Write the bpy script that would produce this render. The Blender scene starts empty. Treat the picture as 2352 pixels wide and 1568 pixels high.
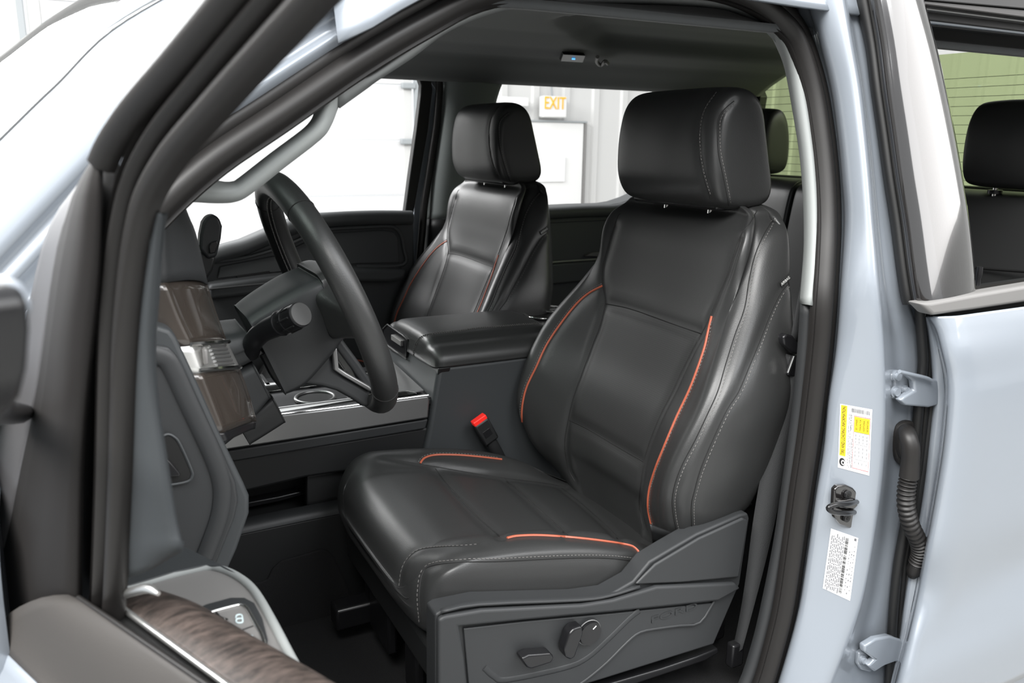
import bpy, bmesh, math, random
import numpy as np
from mathutils import Vector, Matrix
from mathutils.bvhtree import BVHTree
random.seed(7)
scn = bpy.context.scene
COL = scn.collection

# ------------------------------------------------------------------ camera
# Axes: x = towards the tailgate, y = from the driver's side into the cab, z = up. Metres.
def _axes(a, b, f):
    x = np.array([a[0]-1176, 784-a[1], f], float); x /= np.linalg.norm(x)
    y = np.array([b[0]-1176, 784-b[1], f], float); y -= x*(x@y); y /= np.linalg.norm(y)
    return np.array([x, y, -np.cross(x, y)])
FPX = 1900.0
AX = _axes((4900, 375), (150, 305), FPX)      # vanishing points of the truck's length and width
CP = np.array([0.0, -1.85, 1.62])
cam_d = bpy.data.cameras.new('camera'); cam = bpy.data.objects.new('camera', cam_d); COL.objects.link(cam)
cam_d.sensor_width = 36.0; cam_d.lens = 36.0*FPX/2352
r_, u_, f_ = AX[:, 0], AX[:, 1], AX[:, 2]
cam.matrix_world = Matrix(((r_[0], u_[0], -f_[0], CP[0]), (r_[1], u_[1], -f_[1], CP[1]), (r_[2], u_[2], -f_[2], CP[2]), (0, 0, 0, 1)))
cam_d.clip_start = 0.02
cam_d.dof.use_dof = True; cam_d.dof.focus_distance = 1.55; cam_d.dof.aperture_fstop = 7.0
scn.camera = cam

# ------------------------------------------------------------------ world, lights, exposure
w = bpy.data.worlds.new('world'); scn.world = w; w.use_nodes = True
w.node_tree.nodes['Background'].inputs[0].default_value = (0.95, 0.975, 1.0, 1)
w.node_tree.nodes['Background'].inputs[1].default_value = 0.85
def area(name, loc, target, size, sizey, power, color=(1, 1, 1)):
    d = bpy.data.lights.new(name, 'AREA'); d.shape = 'RECTANGLE'; d.size = size; d.size_y = sizey; d.energy = power; d.color = color
    o = bpy.data.objects.new(name, d); COL.objects.link(o); o.location = loc
    o.rotation_euler = (Vector(target)-Vector(loc)).to_track_quat('-Z', 'Y').to_euler(); return o
area('overhead_light_bank', (-2.5, -2.6, 5.2), (0.4, -0.6, 1.2), 5.0, 2.5, 620, (1.0, 0.99, 0.97))
area('overhead_light_bank', (2.2, -4.2, 5.0), (0.9, -0.4, 1.2), 4.0, 2.0, 160, (0.97, 0.985, 1.0))
area('pillar_reflection_light', (5.8, -4.0, 3.9), (1.2, -.95, 1.6), 4.2, 2.7, 125, (1.0, 0.98, 0.97))  # added unseen area light, placed to be mirrored in the piano black pillar
area('overhead_light_bank', (-2.8, 3.6, 4.6), (0.8, .2, 1.2), 5.0, 2.5, 650, (1.0, 1.0, 1.0))  # added fill lamp, brightens the passenger seat and cabin from the far side
scn.view_settings.view_transform = 'Standard'; scn.view_settings.look = 'None'
scn.view_settings.gamma = 1.0; scn.view_settings.exposure = 0.45
scn.view_settings.use_curve_mapping = False
try: scn.cycles.use_denoising = True
except Exception: pass

# ------------------------------------------------------------------ helpers
def P(u, v, **k):
    """Point of the place seen at (u, v) on the plane x=, y= or z=."""
    d = AX @ np.array([u-1176, 784-v, FPX]); (a, val), = k.items(); i = 'xyz'.index(a)
    return CP + d*(val-CP[i])/d[i]
def L(px, **k): return [P(u, v, **k) for u, v in px]
def PT(u, v, y0, belt=1.37, k=0.28):
    """Same on the body side, which leans inwards above the belt line."""
    y = y0
    for _ in range(8):
        p = P(u, v, y=y); y = y0 + max(0, p[2]-belt)*k
    return P(u, v, y=y)
PH = math.radians(67); DA = np.array([-.01, -1.10]); DD = np.array([math.cos(PH), -math.sin(PH)]); DN = np.array([-math.sin(PH), -math.cos(PH)])
def F(u, v, n=0.0):
    """Point on the open front door: its own plane, n metres towards its outside."""
    d = AX @ np.array([u-1176, 784-v, FPX]); k = ((DA-CP[:2])@DN+n)/(d[:2]@DN); return CP+d*k

def principled(name, col, rough=.5, metal=0.0, coat=0.0, coatr=.05, bump=None, spec=.5, sheen=0.0, emis=None):
    m = bpy.data.materials.new(name); m.use_nodes = True; nt = m.node_tree; b = nt.nodes['Principled BSDF']
    b.inputs['Base Color'].default_value = (*col, 1); b.inputs['Roughness'].default_value = rough
    b.inputs['Metallic'].default_value = metal; b.inputs['Coat Weight'].default_value = coat; b.inputs['Coat Roughness'].default_value = coatr
    b.inputs['Specular IOR Level'].default_value = spec
    if sheen: b.inputs['Sheen Weight'].default_value = sheen; b.inputs['Sheen Roughness'].default_value = .5
    if emis: b.inputs['Emission Color'].default_value = (*emis[0], 1); b.inputs['Emission Strength'].default_value = emis[1]
    if bump:
        kind, scale, strength, dist = bump
        tc = nt.nodes.new('ShaderNodeTexCoord')
        if kind == 'noise':
            t = nt.nodes.new('ShaderNodeTexNoise'); t.inputs['Scale'].default_value = scale; t.inputs['Detail'].default_value = 3; out = t.outputs['Fac']
        else:
            t = nt.nodes.new('ShaderNodeTexVoronoi'); t.inputs['Scale'].default_value = scale; out = t.outputs['Distance']
        nt.links.new(tc.outputs['Object'], t.inputs['Vector'])
        bp = nt.nodes.new('ShaderNodeBump'); bp.inputs['Strength'].default_value = strength; bp.inputs['Distance'].default_value = dist
        nt.links.new(out, bp.inputs['Height']); nt.links.new(bp.outputs['Normal'], b.inputs['Normal'])
    return m
def perforated(name, col, rough, ax='xy'):
    m = principled(name, col, rough); nt = m.node_tree; b = nt.nodes['Principled BSDF']
    tc = nt.nodes.new('ShaderNodeTexCoord'); sp = nt.nodes.new('ShaderNodeSeparateXYZ'); nt.links.new(tc.outputs['Object'], sp.inputs[0])
    def mt(op, a, bb=None):
        n = nt.nodes.new('ShaderNodeMath'); n.operation = op
        for i, v in enumerate((a, bb)):
            if v is None: continue
            if isinstance(v, (int, float)): n.inputs[i].default_value = v
            else: nt.links.new(v, n.inputs[i])
        return n.outputs[0]
    A = sp.outputs['XYZ'.index(ax[0].upper())]; B = sp.outputs['XYZ'.index(ax[1].upper())]
    s = 2*math.pi/0.0075
    sa = mt('SINE', mt('MULTIPLY', mt('ADD', A, B), s)); sb = mt('SINE', mt('MULTIPLY', mt('SUBTRACT', A, B), s))
    h = mt('GREATER_THAN', mt('MULTIPLY', sa, sb), .72)
    mx = nt.nodes.new('ShaderNodeMix'); mx.data_type = 'RGBA'; nt.links.new(h, mx.inputs['Factor'])
    mx.inputs['A'].default_value = (*col, 1); mx.inputs['B'].default_value = (.004, .004, .004, 1)
    nt.links.new(mx.outputs['Result'], b.inputs['Base Color'])
    return m
M = {}
LE = (.027, .0275, .0275)
M['leather'] = principled('black_leather', LE, .40, bump=('voronoi', 520, .12, .0006), spec=.55)
M['perf'] = perforated('perforated_leather', LE, .46, 'xy')
M['perf_back'] = perforated('perforated_leather_upright', LE, .46, 'yz')
M['seam'] = principled('seam_shadow_thread', (.006, .006, .006), .7)
M['thread'] = principled('grey_thread', (.13, .125, .12), .7)
M['orange'] = principled('orange_piping', (.40, .095, .05), .5)
M['plastic'] = principled('dark_plastic', (.026, .0275, .029), .52, bump=('noise', 900, .25, .0004))
M['plasticb'] = principled('black_plastic', (.012, .0125, .013), .5, bump=('noise', 900, .2, .0004))
M['smoothb'] = principled('smooth_black_plastic', (.010, .010, .011), .3)
M['slate'] = principled('slate_grey_plastic', (.036, .0395, .042), .55, bump=('noise', 700, .2, .0004))
M['grey'] = principled('grey_plastic', (.18, .175, .17), .5, bump=('noise', 800, .15, .0003))
M['light'] = principled('light_grey_trim', (.27, .285, .28), .6)
M['rubber'] = principled('black_rubber', (.014, .0128, .0122), .45, spec=.38)
M['rubberd'] = principled('deep_black_rubber', (.006, .006, .006), .55)
M['paint'] = principled('pale_blue_paint', (.255, .282, .318), .38, metal=.15, coat=1.0, coatr=.06)
M['paintd'] = principled('pale_blue_underpaint', (.40, .45, .53), .5, coat=.3)
M['gloss'] = principled('piano_black', (.012, .011, .011), .12, coat=1.0, coatr=.02, spec=.8)
M['brown'] = principled('brown_lacquer', (.055, .045, .038), .22, coat=1.0, coatr=.04, metal=.2)
M['chrome'] = principled('chrome', (.82, .82, .80), .13, metal=1.0)
M['bright'] = principled('bright_brushed_metal', (.92, .92, .90), .38, metal=1.0)
M['satin'] = principled('satin_metal', (.30, .30, .30), .38, metal=.85)
M['head'] = principled('charcoal_headliner', (.058, .062, .064), .95, sheen=.2, bump=('noise', 1200, .3, .0005))
M['carpet'] = principled('black_carpet', (.012, .012, .013), 1.0, bump=('noise', 600, 1.0, .004))
M['mat'] = principled('black_floor_mat', (.006, .006, .0065), .95, bump=('noise', 400, .6, .002))
M['web'] = principled('belt_webbing', (.022, .023, .024), .75, bump=('voronoi', 700, .5, .0005))
M['doorp_lit'] = principled('lit_door_plastic', (.075, .079, .081), .6)  # cabin plastic made lighter: ambient light on the passenger doors put into the colour
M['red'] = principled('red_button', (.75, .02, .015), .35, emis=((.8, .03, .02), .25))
M['white'] = principled('white_paint', (.70, .70, .69), .55)
M['wallm'] = principled('white_painted_steel', (.55, .55, .54), .5)
M['gdoor'] = principled('garage_door_panel', (.58, .58, .58), .55)
M['rail'] = principled('grey_rail', (.30, .32, .33), .5)
M['concrete'] = principled('concrete', (.32, .32, .31), .7, bump=('noise', 6, .3, .01))
M['backwall'] = principled('taupe_wall', (.16, .15, .14), .8)
M['yellow'] = principled('yellow_print', (.85, .62, .02), .45)
M['paper'] = principled('white_label', (.80, .80, .80), .4)
M['ink'] = principled('black_ink', (.015, .015, .015), .6)
M['redink'] = principled('red_ink', (.75, .12, .12), .6)
M['inkgrey'] = principled('grey_print', (.12, .12, .13), .6)
M['exity'] = principled('exit_letters', (.85, .45, .02), .5)
M['blueled'] = principled('blue_led', (.05, .3, .8), .4, emis=((.1, .45, 1.0), 1.2))
M['icon'] = principled('pale_icon', (.60, .72, .74), .5)
# wood with open grain running along the door
def wood():
    m = principled('brown_wood', (.10, .075, .065), .5); nt = m.node_tree; b = nt.nodes['Principled BSDF']
    tc = nt.nodes.new('ShaderNodeTexCoord'); mp = nt.nodes.new('ShaderNodeMapping'); mp.inputs['Rotation'].default_value = (0, 0, math.radians(67)); mp.inputs['Scale'].default_value = (28, 110, 110)
    n = nt.nodes.new('ShaderNodeTexNoise'); n.inputs['Scale'].default_value = 1.0; n.inputs['Detail'].default_value = 6; n.inputs['Roughness'].default_value = .65
    cr = nt.nodes.new('ShaderNodeValToRGB'); cr.color_ramp.elements[0].position = .36; cr.color_ramp.elements[0].color = (.016, .012, .010, 1)
    cr.color_ramp.elements[1].position = .68; cr.color_ramp.elements[1].color = (.085, .064, .055, 1)
    nt.links.new(tc.outputs['Object'], mp.inputs[0]); nt.links.new(mp.outputs[0], n.inputs['Vector']); nt.links.new(n.outputs['Fac'], cr.inputs[0]); nt.links.new(cr.outputs[0], b.inputs['Base Color'])
    return m
M['wood'] = wood()
def tinted(name, col, refl=.06):
    m = bpy.data.materials.new(name); m.use_nodes = True; nt = m.node_tree; nt.nodes.clear()
    o = nt.nodes.new('ShaderNodeOutputMaterial'); t = nt.nodes.new('ShaderNodeBsdfTransparent'); t.inputs[0].default_value = (*col, 1)
    g = nt.nodes.new('ShaderNodeBsdfGlossy'); g.inputs['Roughness'].default_value = .02; x = nt.nodes.new('ShaderNodeMixShader'); x.inputs[0].default_value = refl
    nt.links.new(t.outputs[0], x.inputs[1]); nt.links.new(g.outputs[0], x.inputs[2]); nt.links.new(x.outputs[0], o.inputs[0]); return m
def windscreen_glass():
    m = bpy.data.materials.new('windscreen_glass'); m.use_nodes = True; nt = m.node_tree; nt.nodes.clear()
    o = nt.nodes.new('ShaderNodeOutputMaterial'); t = nt.nodes.new('ShaderNodeBsdfTransparent'); t.inputs[0].default_value = (.86, .93, .90, 1)
    g = nt.nodes.new('ShaderNodeBsdfGlossy'); g.inputs['Roughness'].default_value = .03; x = nt.nodes.new('ShaderNodeMixShader')
    f = nt.nodes.new('ShaderNodeFresnel'); f.inputs['IOR'].default_value = 2.8
    mx = nt.nodes.new('ShaderNodeMath'); mx.operation = 'MAXIMUM'; mx.inputs[1].default_value = .5; nt.links.new(f.outputs[0], mx.inputs[0])
    nt.links.new(mx.outputs[0], x.inputs[0]); nt.links.new(t.outputs[0], x.inputs[1]); nt.links.new(g.outputs[0], x.inputs[2]); nt.links.new(x.outputs[0], o.inputs[0]); return m
M['frit'] = windscreen_glass()
M['tint'] = tinted('green_privacy_glass', (.74, .80, .60))

# ---- objects
def root(name, label, cat, loc=(0, 0, 0), group=None, kind=None):
    o = bpy.data.objects.new(name, None); COL.objects.link(o); o.location = loc; o.empty_display_size = .1
    o['label'] = label; o['category'] = cat
    if group: o['group'] = group
    if kind: o['kind'] = kind
    return o
def tag(o, label, cat, group=None, kind=None):
    o['label'] = label; o['category'] = cat
    if group: o['group'] = group
    if kind: o['kind'] = kind
    return o
def struct(o): o['kind'] = 'structure'; return o
def _abs(o):
    v = Vector(o.location)
    while o.parent: o = o.parent; v = v + Vector(o.location)
    return v
def add(name, data, parent=None, label=None):
    o = bpy.data.objects.new(name, data); COL.objects.link(o)
    if parent is not None:
        o.parent = parent; q = parent
        while q.parent is not None: q = q.parent
        if q is parent or True:
            inv = Matrix.Translation(-Vector(q.location)) if parent is q else Matrix.Identity(4)
            o.matrix_parent_inverse = inv
    if label: o['label'] = label
    return o
def mesh(name, vs, fs, mat, parent=None, smooth=True, label=None, angle=None, bevel=0, seg=2, sub=0, solid=None):
    me = bpy.data.meshes.new(name); me.from_pydata([tuple(map(float, v)) for v in vs], [], [tuple(f) for f in fs]); me.validate()
    bm = bmesh.new(); bm.from_mesh(me); bmesh.ops.remove_doubles(bm, verts=bm.verts, dist=1e-6); bmesh.ops.recalc_face_normals(bm, faces=bm.faces); bm.to_mesh(me); bm.free()
    me.materials.append(M[mat] if isinstance(mat, str) else mat)
    for p in me.polygons: p.use_smooth = smooth
    o = add(name, me, parent, label)
    if solid: s = o.modifiers.new('solid', 'SOLIDIFY'); s.thickness = solid; s.offset = 0
    if bevel: b = o.modifiers.new('bevel', 'BEVEL'); b.width = bevel; b.segments = seg; b.limit_method = 'ANGLE'; b.angle_limit = math.radians(28); b.harden_normals = False
    if sub: s = o.modifiers.new('sub', 'SUBSURF'); s.levels = sub; s.render_levels = sub
    if smooth and angle is not None:
        try: me.set_sharp_from_angle(angle=math.radians(angle))
        except Exception: pass
    return o
def prism(name, pts, ext, mat, parent=None, bevel=.004, seg=3, label=None, smooth=True):
    """Outline pts extruded by the vector ext, edges rounded."""
    n = len(pts); e = np.array(ext, float)
    vs = [np.array(p, float) for p in pts] + [np.array(p, float)+e for p in pts]
    fs = [list(range(n)), list(range(2*n-1, n-1, -1))] + [[i, (i+1) % n, n+(i+1) % n, n+i] for i in range(n)]
    return mesh(name, vs, fs, mat, parent, smooth, label, angle=35, bevel=bevel, seg=seg)
def box(name, c, s, mat, parent=None, bevel=.004, rot=None, label=None, seg=2):
    c = np.array(c, float); h = np.array(s, float)/2; vs = []
    for x in (-1, 1):
        for y in (-1, 1):
            for z in (-1, 1):
                v = Vector((x*h[0], y*h[1], z*h[2]))
                if rot is not None: v = rot @ v
                vs.append(c+np.array(v))
    fs = [(0, 1, 3, 2), (4, 6, 7, 5), (0, 4, 5, 1), (2, 3, 7, 6), (0, 2, 6, 4), (1, 5, 7, 3)]
    return mesh(name, vs, fs, mat, parent, True, label, angle=35, bevel=bevel, seg=seg)
def cr(p, n=6, closed=False):
    """Catmull-Rom through p, n steps per span; p has shape (k, ...)."""
    p = np.array(p, float); k = len(p)
    if closed: q = [p[(i-1) % k] for i in range(k+3)]
    else: q = [2*p[0]-p[1]] + list(p) + [2*p[-1]-p[-2]]
    out = []
    for i in range(1, len(q)-2):
        a, b, c, d = q[i-1], q[i], q[i+1], q[i+2]
        for j in range(n):
            t = j/n
            out.append(.5*((2*b)+(-a+c)*t+(2*a-5*b+4*c-d)*t*t+(-a+3*b-3*c+d)*t**3))
    if not closed: out.append(p[-1])
    return np.array(out)
def resample(p, step):
    p = np.array(p, float); s = np.r_[0, np.cumsum(np.linalg.norm(np.diff(p, axis=0), axis=1))]
    n = max(2, int(round(s[-1]/step))+1); t = np.linspace(0, s[-1], n)
    return np.stack([np.interp(t, s, p[:, i]) for i in range(p.shape[1])], 1)
def gridfaces(R, Cn, closed):
    fs = []
    for i in range(R-1):
        for j in range(Cn if closed else Cn-1):
            a = i*Cn+j; b = i*Cn+(j+1) % Cn; fs.append((a, b, b+Cn, a+Cn))
    return fs
def tube(name, pts, r, mat, parent=None, closed=False, sides=10, smooth_n=4, label=None, caps=True, flat=1.0, up=None):
    pts = np.array(pts, float)
    if smooth_n: pts = cr(pts, smooth_n, closed)
    n = len(pts); rr = np.interp(np.linspace(0, 1, n), np.linspace(0, 1, len(r)), r) if hasattr(r, '__len__') else np.full(n, r)
    T = np.gradient(pts, axis=0) if not closed else np.roll(pts, -1, 0)-np.roll(pts, 1, 0)
    T /= np.linalg.norm(T, axis=1)[:, None]+1e-12
    N = np.array(up, float) if up is not None else (np.array([0, 0, 1.]) if abs(T[0][2]) < .9 else np.array([1., 0, 0]))
    vs = []
    for i in range(n):
        if up is not None: N = np.array(up, float)
        N = N-T[i]*(N@T[i]); N /= np.linalg.norm(N); B = np.cross(T[i], N)
        for k in range(sides):
            a = 2*math.pi*k/sides; vs.append(pts[i]+rr[i]*(math.cos(a)*B+math.sin(a)*N*flat))
    fs = gridfaces(n, sides, True)
    if closed: fs += [((n-1)*sides+j, (n-1)*sides+(j+1) % sides, (j+1) % sides, j) for j in range(sides)]
    elif caps: fs += [list(range(sides))[::-1], [(n-1)*sides+j for j in range(sides)]]
    return mesh(name, vs, fs, mat, parent, True, label, angle=50)
def sweep(name, path, prof, mat, parent=None, nrm=(0, -1, 0), smooth_n=4, label=None, closed_prof=True, angle=60, nrms=None):
    """Profile (b, n) pairs carried along path; n points along nrm."""
    p = np.array(path, float); pts = cr(p, smooth_n) if smooth_n else p
    n = len(pts); T = np.gradient(pts, axis=0); T /= np.linalg.norm(T, axis=1)[:, None]
    vs = []
    for i in range(n):
        N = np.array(nrm, float); N = N-T[i]*(N@T[i]); N /= np.linalg.norm(N); B = np.cross(T[i], N)
        for b, a in prof: vs.append(pts[i]+b*B+a*N)
    k = len(prof); fs = gridfaces(n, k, closed_prof)
    if closed_prof: fs += [list(range(k))[::-1], [(n-1)*k+j for j in range(k)]]
    return mesh(name, vs, fs, mat, parent, True, label, angle=angle)
def sheet(name, rows, mat, parent=None, thick=.004, nu=5, nv=5, label=None, off=-1, smooth_cols=True):
    """Curved panel through a grid of points, with thickness."""
    g = np.array(rows, float)
    g = cr(g, nu) if nu > 1 else g
    if nv > 1: g = cr(g.transpose(1, 0, 2), nv).transpose(1, 0, 2)
    R, Cn = g.shape[:2]
    o = mesh(name, g.reshape(-1, 3), gridfaces(R, Cn, False), mat, parent, True, label)
    if thick: s = o.modifiers.new('solid', 'SOLIDIFY'); s.thickness = thick; s.offset = off
    return o
def shell(rows, nu=5, nv=4):
    """Closed loft: rows of closed loops -> dense grid (R, C, 3)."""
    g = cr(np.array(rows, float), nu); return cr(g.transpose(1, 0, 2), nv, True).transpose(1, 0, 2)
def gnormals(g):
    du = np.gradient(g, axis=0); dv = (np.roll(g, -1, 1)-np.roll(g, 1, 1)); n = np.cross(du, dv); n /= np.linalg.norm(n, axis=2)[..., None]+1e-12
    c = g.reshape(-1, 3).mean(0)
    if ((g-c)*n).sum() < 0: n = -n
    return n
class Surf:
    """Dense closed surface that seams and piping can be laid on."""
    def __init__(s, g):
        s.g = g; R, Cn = g.shape[:2]
        s.fs = gridfaces(R, Cn, True)+[list(range(Cn))[::-1], [(R-1)*Cn+j for j in range(Cn)]]
        s.tree()
    def tree(s): s.bvh = BVHTree.FromPolygons([Vector(v) for v in s.g.reshape(-1, 3)], s.fs)
    def at(s, px, dens=6, smooth=True):
        p = np.array(px, float)
        if smooth: p = cr(p, dens)
        else: p = resample(p, 6)
        out = []; nn = []
        for u, v in p:
            d = AX @ np.array([u-1176, 784-v, FPX]); d /= np.linalg.norm(d)
            h = s.bvh.ray_cast(Vector(CP), Vector(d), 6)
            if h[0] is not None:
                n = h[1]; n = -n if n.dot(Vector(d)) > 0 else n
                out.append(np.array(h[0])); nn.append(np.array(n))
        return np.array(out), np.array(nn)
    def crease(s, lines, depth=.005, width=.012):
        n = gnormals(s.g); f = s.g.reshape(-1, 3); acc = np.zeros(len(f))
        for ln, dm in lines:
            if len(ln) < 2: continue
            q = resample(ln, .004); d = np.full(len(f), 9.)
            for c in q: d = np.minimum(d, ((f-c)**2).sum(1))
            acc = np.maximum(acc, dm*np.exp(-d/width**2))
        s.g = s.g-n*acc.reshape(s.g.shape[:2])[..., None]*depth; s.tree()
    def build(s, name, mat, parent, label=None):
        return mesh(name, s.g.reshape(-1, 3), s.fs, mat, parent, True, label)
def stitches(name, pts, nrm, parent, mat='thread', pitch=.0075, ln=.0042, r=.00055, off=.0007, shift=None):
    if len(pts) < 3: return None
    pts = np.array(pts); nrm = np.array(nrm); a = np.concatenate([pts, nrm], 1)
    s = np.r_[0, np.cumsum(np.linalg.norm(np.diff(pts, axis=0), axis=1))]; n = int(s[-1]/pitch)
    vs = []; fs = []
    for i in range(n):
        t0 = i*pitch; q0 = np.array([np.interp(t0, s, a[:, k]) for k in range(6)]); q1 = np.array([np.interp(t0+ln, s, a[:, k]) for k in range(6)])
        N = q0[3:]/np.linalg.norm(q0[3:]); T = q1[:3]-q0[:3]; T /= np.linalg.norm(T)+1e-9; B = np.cross(T, N); b0 = len(vs)
        o = N*off + (B*shift if shift else 0)
        for q in (q0, q1):
            for bb, nn in ((-1, -1), (1, -1), (1, 1), (-1, 1)): vs.append(q[:3]+o+B*bb*r+N*nn*r)
        fs += [[b0+k for k in f] for f in ((0, 1, 2, 3), (7, 6, 5, 4), (0, 4, 5, 1), (1, 5, 6, 2), (2, 6, 7, 3), (3, 7, 4, 0))]
    return mesh(name, vs, fs, mat, parent, False)
def rib(name, pts, r, mat, parent, label=None, sink=0, nrm=None):
    p = np.array(pts)
    if nrm is not None: p = p+np.array(nrm)*sink
    return tube(name, resample(p, .006), r, mat, parent, smooth_n=0, sides=6, label=label)
def text(name, body, loc, right, up, size, mat, parent=None, ext=.0004, align='CENTER', label=None, sx=1.0):
    c = bpy.data.curves.new(name, 'FONT'); c.body = body; c.size = size; c.extrude = ext; c.align_x = align; c.align_y = 'CENTER'
    c.materials.append(M[mat]); o = bpy.data.objects.new(name, c); COL.objects.link(o)
    r = Vector(right).normalized(); u = Vector(up); u = (u-r*u.dot(r)).normalized(); n = r.cross(u)
    mw = Matrix(((r[0]*sx, u[0], n[0], loc[0]), (r[1]*sx, u[1], n[1], loc[1]), (r[2]*sx, u[2], n[2], loc[2]), (0, 0, 0, 1)))
    if parent is not None:
        q = parent
        while q.parent: q = q.parent
        if parent is q: mw = Matrix.Translation(-Vector(q.location)) @ mw
        o.parent = parent
    o.matrix_local = mw
    me = bpy.data.meshes.new_from_object(o.evaluated_get(bpy.context.evaluated_depsgraph_get()))
    bpy.data.objects.remove(o)
    o = bpy.data.objects.new(name, me); COL.objects.link(o)
    if parent is not None: o.parent = parent
    o.matrix_local = mw
    if label: o['label'] = label
    return o
def copy_tree(o, parent=None):
    c = o.copy(); COL.objects.link(c); c.parent = parent; c.matrix_parent_inverse = o.matrix_parent_inverse.copy()
    for ch in [x for x in bpy.data.objects if x.parent == o]: copy_tree(ch, c)
    return c
# ------------------------------------------------------------------ the front seats
YS = -.485
def section(half):
    """half: [(w, x)] from the centre front round to the centre back -> closed loop of (w, x)."""
    return half + [(-a, b) for a, b in half[::-1][1:-1]]
def at(t, xs, ys): return float(np.interp(t, xs, ys))
bz = [.84, .90, .95, 1.02, 1.09, 1.16, 1.22, 1.30, 1.36, 1.42, 1.46, 1.485]
bw = [.255, .272, .285, .303, .312, .316, .305, .274, .252, .233, .214, .185]
bx = [.975, .925, .90, .885, .905, .94, .975, 1.032, 1.07, 1.098, 1.118, 1.138]
pw = [.115, .122, .14, .147, .153, .165, .168, .166, .19, .205, .20, .18]
px_ = [.962, .950, .938, .944, .960, .988, 1.010, 1.042, 1.058, 1.070, 1.087, 1.112]
rx = [1.04, 1.065, 1.08, 1.10, 1.115, 1.13, 1.145, 1.16, 1.168, 1.172, 1.172, 1.168]
def backrest_rows():
    rows = []
    for i, z in enumerate(bz):
        w, x, p, q, r = bw[i], bx[i], pw[i], px_[i], rx[i]
        mw_ = (p+w)/2
        half = [(0, q+.010), (p*.55, q+.009), (p*.93, q+.003), (p+.018, q-.004), (mw_+.012, (q*.38+x*.62)-.004), (w-.028, x-.003), (w-.004, x+.006),
                (w+.012, x+.040), (w+.016, (x+r)/2+.03), (w+.004, r), (w-.05, r+.035), (w*.45, r+.045), (0, r+.045)]
        row = []
        for a, b in section(half):
            zz = z + (max(0, (b-x))/.2*.045 if z < .93 else 0)
            row.append((b, YS+a, zz))
        rows.append(row)
    top = rows[-1]; c = np.mean(np.array(top), axis=0)
    for k, dz in ((.90, .014), (.66, .023), (.25, .026)):
        rows.append([tuple(c[:2]*(1-k)+np.array(q[:2])*k)+(q[2]+dz,) for q in top])
    bot = rows[0]; c = np.mean(np.array(bot), axis=0)
    rows.insert(0, [tuple(c[:2]*.12+np.array(q[:2])*.88)+(q[2]-.022,) for q in bot])
    rows.insert(0, [tuple(c[:2]*.6+np.array(q[:2])*.4)+(q[2]-.03,) for q in bot])
    return rows
# cushion: sections across the seat at several x
cx = [.425, .435, .452, .475, .51, .56, .62, .70, .78, .86, .93, .99]
czc = [.880, .905, .924, .938, .944, .938, .928, .912, .893, .868, .842, .825]      # middle
czr = [.882, .910, .935, .954, .967, .966, .960, .947, .926, .895, .855, .828]      # bolster crest
czs = [.872, .895, .922, .942, .951, .945, .936, .920, .900, .872, .840, .815]      # side seam
cws = [.205, .240, .256, .264, .268, .269, .269, .269, .267, .258, .235, .20]       # half width
czb = [.845, .832, .825, .820, .815, .812, .808, .802, .798, .792, .788, .785]
def cushion_rows():
    rows = []
    for i, x in enumerate(cx):
        W, zc, zr, zs, zb = cws[i], czc[i], czr[i], czs[i], czb[i]
        half = [(0, zc), (.09, zc+.001), (.150, zc+.003), (.172, zc+(zr-zc)*.45), (.200, zr-.003), (W-.040, zr), (W-.014, (zr+zs)/2+.004), (W, zs),
                (W+.006, (zs+zb)/2+.01), (W-.002, zb+.014), (W-.04, zb), (.12, zb-.006), (0, zb-.006)]
        rows.append([(x, YS+a, z) for a, z in section(half)])
    def shrink(row, k, dx):
        c = np.mean(np.array(row), axis=0); return [(q[0]+dx, c[1]+(q[1]-c[1])*(.5+.5*k), c[2]+(q[2]-c[2])*k) for q in row]
    f0 = rows[0]; rows.insert(0, shrink(f0, .62, -.0055)); rows.insert(0, shrink(f0, .2, -.0065))
    e0 = rows[-1]; rows.append(shrink(e0, .7, .012)); rows.append(shrink(e0, .2, .016))
    return rows
def headrest_rows():
    # side profile (x, z), carried across the width and rounded at both ends
    prof = [(1.062, 1.510), (1.044, 1.545), (1.040, 1.590), (1.043, 1.640), (1.053, 1.685), (1.072, 1.712), (1.100, 1.722), (1.128, 1.715), (1.148, 1.690),
            (1.163, 1.640), (1.178, 1.585), (1.190, 1.540), (1.190, 1.515), (1.175, 1.500), (1.13, 1.494), (1.09, 1.497)]
    c = np.array([1.105, 1.60]); rows = []
    for wv, k, dx in ((-.1655, .30, .012), (-.165, .66, .010), (-.162, .86, .007), (-.150, .955, .003), (-.12, .99, 0), (-.06, 1.0, -.001), (0, 1.0, -.002), (.06, 1.0, -.001), (.12, .99, 0), (.150, .955, .003), (.162, .86, .007), (.165, .66, .010), (.1655, .30, .012)):
        rows.append([(c[0]+(x-c[0])*(k if k < .9 else k)+dx, YS-.005+wv, c[1]+(z-c[1])*k) for x, z in prof])
    return rows

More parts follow.
